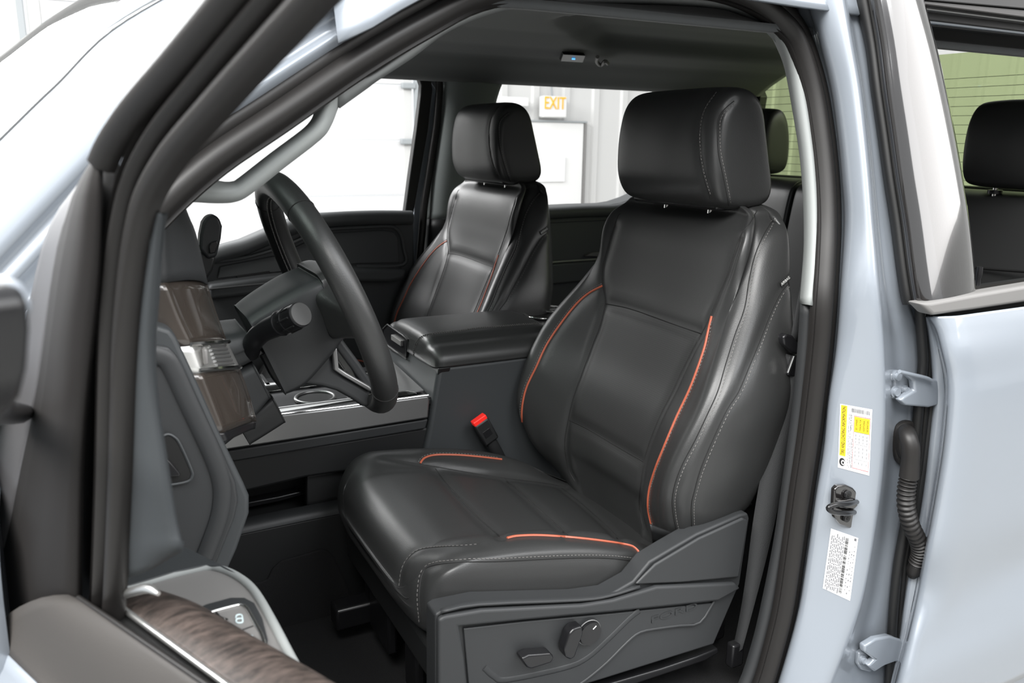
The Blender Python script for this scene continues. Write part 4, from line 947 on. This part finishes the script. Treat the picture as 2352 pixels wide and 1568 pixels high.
for (v, a), (_, b) in zip(fe, ce):
    p0 = P(a-4, v, y=-.94); p1 = P(a, v, y=-.958); p2 = P((a*.6+b*.4), v, y=-.966); e = P(b, v, y=-.985); z = e[2]
    yy = float(np.interp(z, [q[0] for q in yz], [q[1] for q in yz])); e2 = P(b+6, v, y=yy+.012)
    r = [p0, p1, p2, P(b-6, v, y=-.975), e2]
    for dx in (.03, .10, .25, .50, .80, 1.20):
        zz = e2[2]+dx*.012; yy = float(np.interp(zz-dx*.09, [q[0] for q in yz], [q[1] for q in yz])); r.append(np.array([e2[0]+dx, yy, zz]))
    rows.append(r)
sheet('outer_skin', rows, 'paint', rd, .004, nu=6, nv=4, off=1, label='pale blue outer skin')
prism('inner_panel', [(1.32, -.955, .62), (2.5, -.955, .62), (2.5, -.955, 1.39), (1.32, -.955, 1.365)], (0, .07, 0), 'plasticb', rd, .01)
kb = P(2244, 655, y=-.93); tube('lock_knob', [kb, kb+np.array([0, 0, .012]), kb+np.array([0, 0, .020]), kb+np.array([0, 0, .034])], [.006, .0045, .0065, .0055], 'smoothb', rd, smooth_n=1, sides=14, label='black lock knob')
# ------------------------------------------------------------------ passenger side doors (closed)
pd = root('door', 'closed passenger front door with dark trim beyond the steering wheel', 'truck door', (.5, .82, 1.0), kind='thing')
bel = [(300, 720), (400, 632), (452, 594), (505, 571), (560, 556), (620, 530), (680, 506), (740, 494), (850, 489), (950, 489)]
bp3 = L(bel, y=.77)
prism('door_body', bp3+[np.array([1.0, .77, .62]), np.array([-.55, .77, .62]), np.array([-.55, .77, 1.15])], (0, .10, 0), 'doorp_lit', pd, .006)
tube('top_pad', L([(300, 730), (400, 643), (452, 606), (505, 583), (560, 568), (620, 543), (680, 519), (740, 506), (850, 500), (945, 500)], y=.765), .024, 'doorp_lit', pd, sides=14)
tube('panel_crease', L([(500, 600), (560, 592), (640, 570), (700, 545), (740, 528), (880, 520), (908, 524), (922, 540), (928, 570), (926, 608), (820, 612)], y=.757), .006, 'doorp_lit', pd, sides=8)
prism('panel_inset', L([(505, 612), (640, 586), (745, 536), (880, 528), (905, 532), (915, 545), (918, 604), (820, 606), (500, 640)], y=.762), (0, .02, 0), 'doorp_lit', pd, .004)
prism('armrest', L([(480, 655), (620, 636), (812, 617), (935, 619), (930, 640), (900, 648), (820, 648), (480, 690)], y=.70), (0, .08, 0), 'doorp_lit', pd, .012, 4)
prism('pull_pocket', L([(545, 632), (620, 622), (618, 640), (545, 650)], y=.760), (0, .01, 0), 'rubberd', pd, .002)
tube('bright_strip', L([(480, 664), (620, 650), (640, 648)], y=.698), .003, 'satin', pd, sides=6)
prism('window_frame', L([(930, 492), (942, 400), (956, 300), (966, 220), (968, 196), (962, 178), (948, 168), (850, 160), (850, 148), (955, 152), (975, 160), (990, 180), (994, 205), (984, 300), (966, 400), (950, 492)], y=.80), (0, .03, 0), 'rubberd', pd, .004)
tube('lock_knob', L([(893, 492), (893, 484)], y=.79), .004, 'smoothb', pd, smooth_n=0, sides=8)
pr_ = root('door', 'closed passenger rear door with dark trim, seen between the front seats', 'truck door', (1.7, .82, 1.0), kind='thing')
bel = [(1090, 484), (1180, 478), (1255, 476), (1330, 472), (1400, 470), (1425, 466), (1455, 456), (1490, 440), (1540, 418), (1600, 405), (1680, 400)]
prism('door_body', L(bel, y=.77)+[np.array([2.44, .77, 1.42]), np.array([2.44, .77, .62]), np.array([1.12, .77, .62])], (0, .10, 0), 'doorp_lit', pr_, .006)
tube('top_pad', [p+np.array([0, -.004, -.022]) for p in L(bel, y=.77)], .022, 'doorp_lit', pr_, sides=12)
tube('panel_crease', L([(1180, 514), (1255, 511), (1330, 507), (1450, 502)], y=.765), .003, 'doorp_lit', pr_, sides=6)
tube('bright_strip', L([(1180, 608), (1250, 604), (1320, 599), (1400, 594)], y=.757), .005, 'satin', pr_, sides=6)
prism('armrest', L([(1180, 612), (1250, 608), (1400, 598), (1400, 640), (1250, 655), (1180, 660)], y=.745), (0, .03, 0), 'doorp_lit', pr_, .006)
prism('door_pull', L([(1345, 588), (1362, 580), (1390, 578), (1390, 590)], y=.75), (0, .02, 0), 'grey', pr_, .003)
prism('window_frame', L([(1120, 168), (1150, 168), (1300, 174), (1535, 186), (1700, 196), (1700, 204), (1560, 205), (1535, 191), (1300, 181), (1180, 170), (1160, 174), (1148, 190), (1136, 230), (1128, 300), (1118, 300)], y=.775), (0, .04, 0), 'rubberd', pr_, .002)
prism('window_post', L([(1532, 180), (1570, 180), (1590, 460), (1552, 460), (1545, 300), (1540, 215)], y=.78), (0, .03, 0), 'rubberd', pr_, .003)
# ------------------------------------------------------------------ rear bench
rb = root('rear_bench', 'black leather rear bench across the back of the cab', 'rear seat', (2.1, 0, .6))
for y0, y1 in ((.70, .185), (.165, -.13), (-.15, -.74)):
    rows = []
    pts = [(2.02, .92), (2.045, 1.10), (2.075, 1.30), (2.098, 1.44), (2.115, 1.482), (2.150, 1.502), (2.20, 1.505), (2.235, 1.49), (2.25, 1.40), (2.25, .92)]
    for t, k in ((0, .86), (.015, .96), (.05, 1), (.5, 1.004), (.95, 1), (.985, .96), (1, .86)):
        yy = y0+(y1-y0)*t; cx_, cz_ = 2.16, 1.20
        rows.append([(cx_+(x-cx_)*k, yy, cz_+(z-cz_)*(1-(1-k)*.25)) for x, z in pts])
    Surf(shell(rows, 4, 4)).build('backrest', 'leather', rb)
    box('seat_cushion', (1.85, (y0+y1)/2, .86), (.46, abs(y1-y0)-.01, .16), 'leather', rb, .04, seg=4)
tube('seam', [(2.035, -.72, 1.33), (2.062, -.55, 1.315), (2.065, -.35, 1.305), (2.06, -.18, 1.30)], .004, 'seam', rb, sides=6)
def rear_hr(y, lab):
    rows = []; prof = [(2.09, 1.525), (2.072, 1.56), (2.066, 1.62), (2.072, 1.68), (2.09, 1.718), (2.12, 1.735), (2.15, 1.728), (2.175, 1.69), (2.19, 1.62), (2.19, 1.55), (2.17, 1.522), (2.13, 1.515)]
    for wv, k in ((-.122, .35), (-.121, .70), (-.115, .90), (-.10, .97), (-.05, 1), (0, 1), (.05, 1), (.10, .97), (.115, .90), (.121, .70), (.122, .35)):
        rows.append([(2.13+(x-2.13)*k, y+wv, 1.62+(z-1.62)*k) for x, z in prof])
    h = Surf(shell(rows, 5, 5)).build('headrest', 'leather', rb, lab)
    for dy in (-.055, .055):
        tube('headrest_post', [(2.135, y+dy, 1.49), (2.135, y+dy, 1.54)], .006, 'chrome', rb, smooth_n=0, sides=12)
        tube('post_collar', [(2.135, y+dy, 1.500), (2.135, y+dy, 1.510)], .018, 'smoothb', rb, smooth_n=0, sides=16)
rear_hr(.405, 'black headrest'); rear_hr(-.545, 'black headrest')
box('center_headrest', (2.17, -.21, 1.53), (.10, .21, .06), 'leather', rb, .018, seg=4, label='low folded center headrest')
# ------------------------------------------------------------------ driver's seat belt
sb = root('seat_belt', 'black seat belt webbing with its latch beside the driver seat and door pillar', 'seat belt', tuple(P(1760, 1100, y=-.80)))
wl_ = [(1806, 812), (1797, 870), (1787, 921), (1754, 1054), (1729, 1198), (1715, 1309), (1700, 1410), (1680, 1510)]
wr_ = [(1836, 822), (1832, 870), (1826, 930), (1806, 1054), (1784, 1175), (1758, 1290), (1730, 1400), (1706, 1490)]
sheet('webbing', [[P(*a, y=-.795), P(*b, y=-.815)] for a, b in zip(wl_, wr_)], 'web', sb, .002, nu=4, nv=2)
sheet('webbing', [[P(*a, y=-.80), P(*b, y=-.80)] for a, b in (((1868, 480), (1890, 480)), ((1850, 600), (1872, 600)), ((1831, 700), (1852, 700)), ((1815, 790), (1838, 795)))], 'web', sb, .002, nu=3, nv=2)
prism('latch_tongue', L([(1799, 775), (1808, 766), (1822, 770), (1836, 790), (1836, 815), (1822, 812), (1802, 792)], y=-.815), (0, .016, 0), 'smoothb', sb, .004)
tube('latch_bar', L([(1824, 818), (1810, 856)], y=-.822), .0022, 'chrome', sb, smooth_n=0, sides=8, label='bright metal latch bar')
prism('latch_tongue', L([(1826, 815), (1840, 820), (1838, 850), (1826, 866), (1810, 862)], y=-.812), (0, .010, 0), 'smoothb', sb, .003)
box('belt_anchor', P(1688, 1500, y=-.80), (.03, .02, .05), 'smoothb', sb, .004)
# fender and hood ahead of the doorway
fd = root('front_fender', 'pale blue front fender and hood ahead of the open door', 'fender', (-.8, -.9, .9))
rows = []
for x, zt in ((-1.9, 1.05), (-1.2, 1.14), (-.6, 1.20), (-.25, 1.235), (-.10, 1.25)):
    rows.append([(x, -.97, .45), (x, -1.0, .8), (x, -.985, zt-.12), (x, -.95, zt-.03), (x, -.88, zt), (x, -.5, zt+.04), (x, 0, zt+.06), (x, .5, zt+.04), (x, .88, zt), (x, .95, zt-.06)])
sheet('fender_skin', rows, 'paint', fd, .004, nu=4, nv=4)
prism('door_jamb', [(-.11, -.97, .5), (-.11, -.97, 1.24), (-.11, -.80, 1.30), (-.11, -.74, .5)], (.006, 0, 0), 'paint', fd, .002)

# ------------------------------------------------------------------ open front door, swung out towards the viewer
fdr = root('door', 'open driver door with black window frame, wood trim and window switches', 'truck door', (0, -1.05, 1.0), kind='thing')
DN3 = np.array([DN[0], DN[1], 0]); DD3 = np.array([DD[0], DD[1], 0])
fp = [(222, 1500), (232, 1360), (243, 1100), (251, 800), (262, 640), (278, 520), (305, 420), (362, 318), (450, 210), (540, 105), (632, 0), (720, -100), (900, -300)]
fpts = [F(u, v, -.004) for u, v in fp]
prof = [(-.0205, -.014), (-.0215, -.004), (-.019, .001), (-.0165, -.008), (-.0125, -.009), (-.011, .002), (-.006, .0055), (-.001, .002), (.0005, -.008), (.004, -.009), (.0055, .001), (.010, .0035), (.016, .001), (.0195, -.006), (.0195, -.014)]
sweep('window_frame', fpts, prof, 'rubber', fdr, nrm=tuple(DN3), smooth_n=5, label='black window frame with rubber run')
lipp = [F(u, v, .004) for u, v in ((221, 372), (245, 320), (300, 240), (390, 135), (500, 2), (590, -110), (760, -320))]
sweep('frame_lip', lipp, [(-.007, -.01), (-.007, .002), (-.002, .006), (.005, .004), (.010, -.004), (.010, -.01)], 'rubber', fdr, nrm=tuple(DN3), smooth_n=4)
# outer mirror plate and its facet
def Fr(v, us, ns): return [F(u, v, n) for u, n in zip(us, ns)]
rows = [Fr(*r) for r in ((356, (217, 219, 223), (.004,)*3), (450, (166, 195, 231), (.0, .012, .006)), (612, (124, 175, 223), (.0, .014, .008)), (768, (104, 150, 207), (.0, .014, .008)), (921, (80, 140, 192), (.0, .014, .008)), (1074, (48, 115, 180), (.0, .014, .008)), (1225, (18, 95, 176), (.0, .014, .008)), (1375, (-20, 80, 174), (.0, .014, .008)), (1450, (-40, 70, 174), (.0, .014, .008)))]
M['plate'] = principled('dark_brown_plastic', (.011, .0098, .0094), .65, spec=.25)
sheet('mirror_plate', rows, 'plate', fdr, .006, nu=3, nv=3, off=-1)
rows = [Fr(*r) for r in ((400, (196, 200, 206), (-.02, -.01, 0)), (520, (112, 130, 148), (-.02, -.01, .0)), (680, (70, 92, 118), (-.02, -.01, .0)), (860, (38, 62, 92), (-.02, -.008, .0)), (1050, (-25, 10, 56), (-.02, -.008, .0)), (1250, (-80, -40, 14), (-.02, -.008, .0)), (1420, (-120, -80, -20), (-.02, -.008, .0)))]
M['facet'] = principled('grey_facet', (.07, .068, .07), .4)
sheet('front_facet', rows, 'facet', fdr, .006, nu=3, nv=3)
rows = [[F(u-10, v, -.05), F(u-4, v, -.03), F(u, v, -.02)] for u, v in ((200, 396), (112, 520), (70, 680), (38, 860), (-25, 1050), (-80, 1250), (-120, 1420))]
# inner sail trim
rows = [[F(a, v, -.018), F(a*.55+b*.45, v, -.016), F(b-4, v, -.026), F(b, v, -.055)] for v, a, b in ((489, 352, 379), (500, 349, 382), (560, 338, 377), (690, 318, 366), (800, 307, 359), (921, 297, 366), (1074, 289, 388), (1180, 283, 404), (1225, 280, 413), (1262, 279, 419))]
rows.append([F(279, 1330, -.018), F(330, 1316, -.02), F(385, 1286, -.03), F(419, 1258, -.06)])
M['mtrim'] = principled('slate_mirror_trim', (.034, .038, .041), .6, spec=.3)
sheet('mirror_trim', rows, 'mtrim', fdr, .008, nu=3, nv=4, label='slate grey inner mirror trim')
sheet('frame_groove', [[F(a, v, -.02), F(b, v, -.02)] for v, a, b in ((352, 216, 262), (420, 205, 262), (520, 195, 262), (700, 180, 262), (900, 170, 262), (1150, 160, 250), (1380, 150, 250))], 'rubberd', fdr, .004, nu=3, nv=1)
# mirror
mo = [(-130, 655), (-40, 645), (20, 643), (52, 654), (70, 690), (75, 760), (68, 850), (52, 915), (22, 950), (-40, 962), (-130, 960)]
mir = prism('mirror_housing', [F(u, v, .16) for u, v in mo], tuple(DN3*.10), 'smoothb', fdr, .018, 5)
mc = [(-132, 655), (-40, 634), (22, 632), (58, 646), (77, 690), (79, 722), (10, 708), (-60, 704), (-132, 710)]
prism('mirror_cap', [F(u, v, .155) for u, v in mc], tuple(DN3*.112), 'paint', mir, .012, 5, label='pale mirror cap')
tube('mirror_arm', [F(-40, 930, .14), F(-10, 945, .08), F(40, 950, .01)], .014, 'smoothb', fdr, flat=.7)
# the belt of the door: outer skin, molding, slot, chrome, wood
EX = 1.7
def st(a, b, n0, n1=None):
    """Line along the belt from pixel a to pixel b, carried on past b."""
    p = F(*a, n0); q = F(*b, n0 if n1 is None else n1); return [p, (p+q)/2, q, p+(q-p)*EX]
l0 = st((-25, 1462), (82, 1568), .040); l1 = st((22, 1408), (150, 1568), .030); l2 = st((173, 1366), (469, 1568), .006)
l1b = st((95, 1372), (300, 1568), .022)
lm1 = [p+np.array([0, 0, -.35])+DN3*.02 for p in l0]; lmm = [p+np.array([0, 0, -.08])+DN3*.025 for p in l0]
sheet('outer_skin', [[a, b, c] for a, b, c in zip(l0, lmm, lm1)], 'paint', fdr, .003, nu=4, nv=5)
M['beltm'] = principled('worn_black_molding', (.050, .046, .043), .6, spec=.35, bump=('noise', 500, .3, .0004))
sheet('belt_molding', [[a+np.array([0, 0, -.002]), b, b2, c, c-DN3*.004-np.array([0, 0, .012])] for a, b, b2, c in zip(l0, l1, l1b, l2)], 'beltm', fdr, .006, nu=4, nv=3)
tube('molding_edge', l2, .0022, 'rubber', fdr, sides=8)
l3 = st((254, 1380), (508, 1568), -.020)
sheet('window_slot', [[a-DN3*.003+np.array([0, 0, -.006]), (a+b)/2+np.array([0, 0, -.012]), b+np.array([0, 0, -.003])] for a, b in zip(l2, l3)], 'rubberd', fdr, .004, nu=3, nv=3)
tube('chrome_line', st((258, 1379), (515, 1568), -.021), .0028, 'bright', fdr, smooth_n=2, sides=10, label='bright metal line along the wood')
wl0 = [F(*q, -.024) for q in ((264, 1380), (330, 1429), (400, 1481), (515, 1566), (720, 1716))]
wl2 = [F(*q, n) for q, n in (((330, 1360), -.055), ((405, 1378), -.060), ((492, 1422), -.063), ((640, 1510), -.066), ((860, 1650), -.066))]
wl3 = [F(*q, n) for q, n in (((357, 1364), -.066), ((459, 1402), -.072), ((587, 1478), -.075), ((735, 1562), -.075), ((950, 1690), -.075))]
rows = [[a, a*.6+b*.4+np.array([0, 0, .005]), a*.2+b*.8+np.array([0, 0, .004]), c, c+np.array([0, 0, -.02])] for a, b, c in zip(wl0, wl2, wl3)]
wd = sheet('wood_trim', rows, 'wood', fdr, .004, nu=5, nv=4, label='brown open-grain wood trim')
tube('chrome_cap', [F(*q, -.018) for q in ((264, 1376), (290, 1363), (318, 1354), (338, 1351), (352, 1355), (364, 1363))], [.003, .0042, .0044, .0042, .0036, .002], 'bright', wd, sides=10, label='bright metal end cap')
# armrest with the switches
ZA = 1.155
ao = [(240, 1366), (300, 1344), (400, 1314), (474, 1299), (505, 1301), (540, 1314), (575, 1338), (602, 1372), (640, 1440), (689, 1533), (740, 1600), (800, 1700), (600, 1700), (300, 1420)]
ar = prism('armrest', [P(u, v, z=ZA) for u, v in ao], (0, 0, -.05), 'grey', fdr, .004, 3, label='grey armrest')
tube('armrest_rim', [P(u, v, z=ZA+.001) for u, v in ((248, 1368), (300, 1350), (400, 1320), (474, 1304), (503, 1306), (537, 1319), (571, 1343), (597, 1376), (634, 1442), (683, 1535), (733, 1602), (790, 1700))], .0045, 'light', ar, sides=10, smooth_n=4, label='light edge of the armrest')
tp = [(262, 1352), (280, 1330), (335, 1312), (385, 1283), (418, 1252), (440, 1262), (470, 1277), (520, 1302), (545, 1316), (505, 1299), (474, 1296), (400, 1312), (300, 1342)]
prism('door_top_pad', [P(u, v, z=ZA+.006) for u, v in tp], (0, 0, -.03), 'slate', fdr, .003, 3)
rec = [(440, 1404), (475, 1389), (530, 1374), (562, 1374), (584, 1386), (602, 1420), (615, 1470), (611, 1500), (590, 1520), (520, 1520)]
pod = prism('switch_pod', [P(u, v, z=ZA+.0012) for u, v in rec], (0, 0, .0012), 'plastic', ar, .001)
prism('switch_plate', [P(u, v, z=ZA+.0025) for u, v in ((470, 1413), (500, 1404), (545, 1391), (560, 1393), (571, 1404), (597, 1452), (602, 1475), (595, 1495), (540, 1500))], (0, 0, .003), 'grey', pod, .001)
tube('switch_border', [P(u, v, z=ZA+.006) for u, v in ((466, 1412), (500, 1401), (530, 1393), (548, 1389), (560, 1391), (570, 1401), (586, 1430), (600, 1456), (606, 1474), (603, 1484), (598, 1491))], .0019, 'chrome', pod, sides=8, smooth_n=4, label='bright metal border of the switches')
tube('switch_gap', [P(u, v, z=ZA+.0060) for u, v in ((540, 1452), (560, 1445), (582, 1437))], .0007, 'rubberd', pod, smooth_n=0, sides=6)
tube('switch_gap', [P(u, v, z=ZA+.0060) for u, v in ((497, 1407), (504, 1416), (514, 1421), (522, 1423))], .0014, 'rubberd', pod, smooth_n=2, sides=6)
tube('window_switch', [P(u, v, z=ZA+.008) for u, v in ((512, 1425), (526, 1446))], .0028, 'chrome', pod, smooth_n=0, sides=8)
for (u, v), s_ in (((549, 1420), 1), ((574, 1468), 1)):
    tube('lock_icon', [P(u+a, v+b, z=ZA+.0062) for a, b in ((-7, -2), (-6, -7), (0, -9), (6, -8), (8, 0), (8, 8), (0, 10), (-6, 8), (-6, 2), (0, 0), (7, 0))], .0007, 'icon', pod, smooth_n=3, sides=6)
prism('inner_panel', [F(240, 1420, -.03)+np.array([0, 0, -.02]), F(900, 1700, -.03)+np.array([0, 0, -.25]), F(900, 1700, -.03)+np.array([0, 0, -.6]), F(240, 1420, -.03)+np.array([0, 0, -.5])], tuple(-DN3*.03), 'plastic', fdr, .004)

# ------------------------------------------------------------------ the garage
GF = -.2
struct(box('floor', (1, 0, GF-.05), (24, 16, .1), 'concrete', None, 0))
def ribbed(name, a, b, z0, z1, mat, pitch=.42, d=.03):
    a = np.array(a, float); b = np.array(b, float); Lw = np.linalg.norm(b-a); t = (b-a)/Lw; n = np.array([-t[1], t[0]])
    pts = []; s = 0
    while s < Lw:
        pts += [(s, 0), (s+pitch*.72, 0), (s+pitch*.77, d), (s+pitch*.95, d)]; s += pitch
    pts.append((Lw, 0)); base = [a+t*min(q[0], Lw)+n*q[1] for q in pts]
    vs = [(p[0], p[1], z0) for p in base]+[(p[0], p[1], z1) for p in base]; k = len(base)
    return struct(mesh(name, vs, [(i, i+1, k+i+1, k+i) for i in range(k-1)], mat, None, False))
yw = 7.0
xl = P(62, 60, y=yw)[0]; xr = P(957, 240, y=yw)[0]
ribbed('wall_passenger_side', (12, yw), (xr+.02, yw), GF, 6.5, 'wallm')
ribbed('wall_passenger_side', (xl-.05, yw), (-11, yw), GF, 6.5, 'wallm', .30)
ribbed('wall_rear', (9.5, -8), (9.5, 7), GF, 6.5, 'wallm', .36)
struct(box('wall_driver_side', (1, -8, 1.1), (22, .1, 2.6), 'backwall', None, 0))
struct(box('wall_front', (-11, 0, 2.0), (.1, 15, 9), 'wallm', None, 0))
# sectional garage door
gd = bpy.data.objects.new('door_1', None); COL.objects.link(gd); gd['kind'] = 'structure'; gd['label'] = 'white sectional garage door between two grey rails'; gd['category'] = 'garage door'
gx0 = P(100, 100, y=yw)[0]; gx1 = P(931, 300, y=yw)[0]; zt = P(600, -6, y=yw)[2]
zz = sorted([P(900, 323, y=yw)[2], P(900, 195, y=yw)[2]]); hp = zz[1]-zz[0]; k0 = zz[0]-hp*6; zs_ = [k0+hp*i for i in range(0, 12)]
for a, b in zip(zs_[:-1], zs_[1:]):
    if b < GF+.05 or a > zt+.3: continue
    box('door_section', ((gx0+gx1)/2, yw-.02, (max(a, GF)+b)/2), (gx1-gx0, .05, b-max(a, GF)-.012), 'gdoor', gd, .004)
for u, s_ in ((68, 1), (951, -1)):
    x = P(u, 200, y=yw)[0]; box('door_rail', (x, yw-.08, 1.9), (.055, .07, 4.4), 'rail', gd, .006)
    box('door_rail_flange', (x+s_*.10, yw-.05, 1.9), (.10, .02, 4.4), 'wallm', gd, .003)
box('header_rail', ((gx0+gx1)/2, yw-.06, zt+.06), (gx1-gx0, .08, .07), 'rail', gd, .006)
for u, v in ((92, 150), (938, 197), (936, 325)):
    p = P(u, v, y=yw-.1); box('hinge_bracket', p, (.16, .05, .06), 'rail', gd, .01)
# exit door, sign and closer
ed = bpy.data.objects.new('door_2', None); COL.objects.link(ed); ed['kind'] = 'structure'; ed['label'] = 'white exit door in the ribbed wall'; ed['category'] = 'door'
dx0 = P(1150, 280, y=yw)[0]; dx1 = P(1332, 300, y=yw)[0]; dz = P(1260, 281, y=yw)[2]
box('door_leaf', ((dx0+dx1)/2, yw-.06, (GF+dz)/2), (dx1-dx0, .05, dz-GF), 'white', ed, .004)
box('frame_head', ((dx0+dx1)/2, yw-.075, dz+.012), (dx1-dx0+.08, .06, .022), 'rail', ed, .003)
box('frame_jamb', (dx1+.02, yw-.075, (GF+dz)/2), (.025, .06, dz-GF), 'grey', ed, .003)
w0 = P(1199, 360, y=yw-.1); w1 = P(1296, 417, y=yw-.1); box('window_panel', ((w0+w1)/2), (w1[0]-w0[0], .02, w0[2]-w1[2]), 'paper', ed, .003)  # window of the exit door, its brightness put into a plain white panel
c0_ = P(1130, 232, y=yw-.12); c1_ = P(1212, 234, y=yw-.12); box('door_closer', (c0_+c1_)/2, (c1_[0]-c0_[0], .06, .10), 'white', ed, .01)
ex = root('exit_sign', 'white exit sign box with yellow letters above the exit door', 'exit sign', tuple(P(1268, 246, y=yw-.15)), kind='thing')
a = P(1243, 220, y=yw-.15); b = P(1297, 271, y=yw-.15); box('housing', (a+b)/2, (b[0]-a[0], .10, a[2]-b[2]), 'white', ex, .015)
text('lettering', 'EXIT', P(1275, 238, y=yw-.207), (1, 0, 0), (0, 0, 1), .20, 'exity', ex, .004, sx=.72)
tube('sign_cable', [P(1268, 222, y=yw-.08), P(1266, 190, y=yw-.08), P(1263, 120, y=yw-.08)], .012, 'rail', ex, sides=8)
# louvred vent high on the rear wall
v0 = P(1758, 186, x=9.46); v1 = P(1813, 233, x=9.46)
lv = root('wall_vent', 'grey louvred vent on the rear garage wall, seen through the rear window', 'vent', tuple((v0+v1)/2), kind='thing')
box('vent_frame', (v0+v1)/2, (.08, abs(v1[1]-v0[1]), v0[2]-v1[2]), 'rail', lv, .01)
for k in range(4): box('louvre', (9.40, (v0[1]+v1[1])/2, v1[2]+(v0[2]-v1[2])*(k+.5)/4), (.05, abs(v1[1]-v0[1])*.9, (v0[2]-v1[2])*.12), 'backwall', lv, .004)
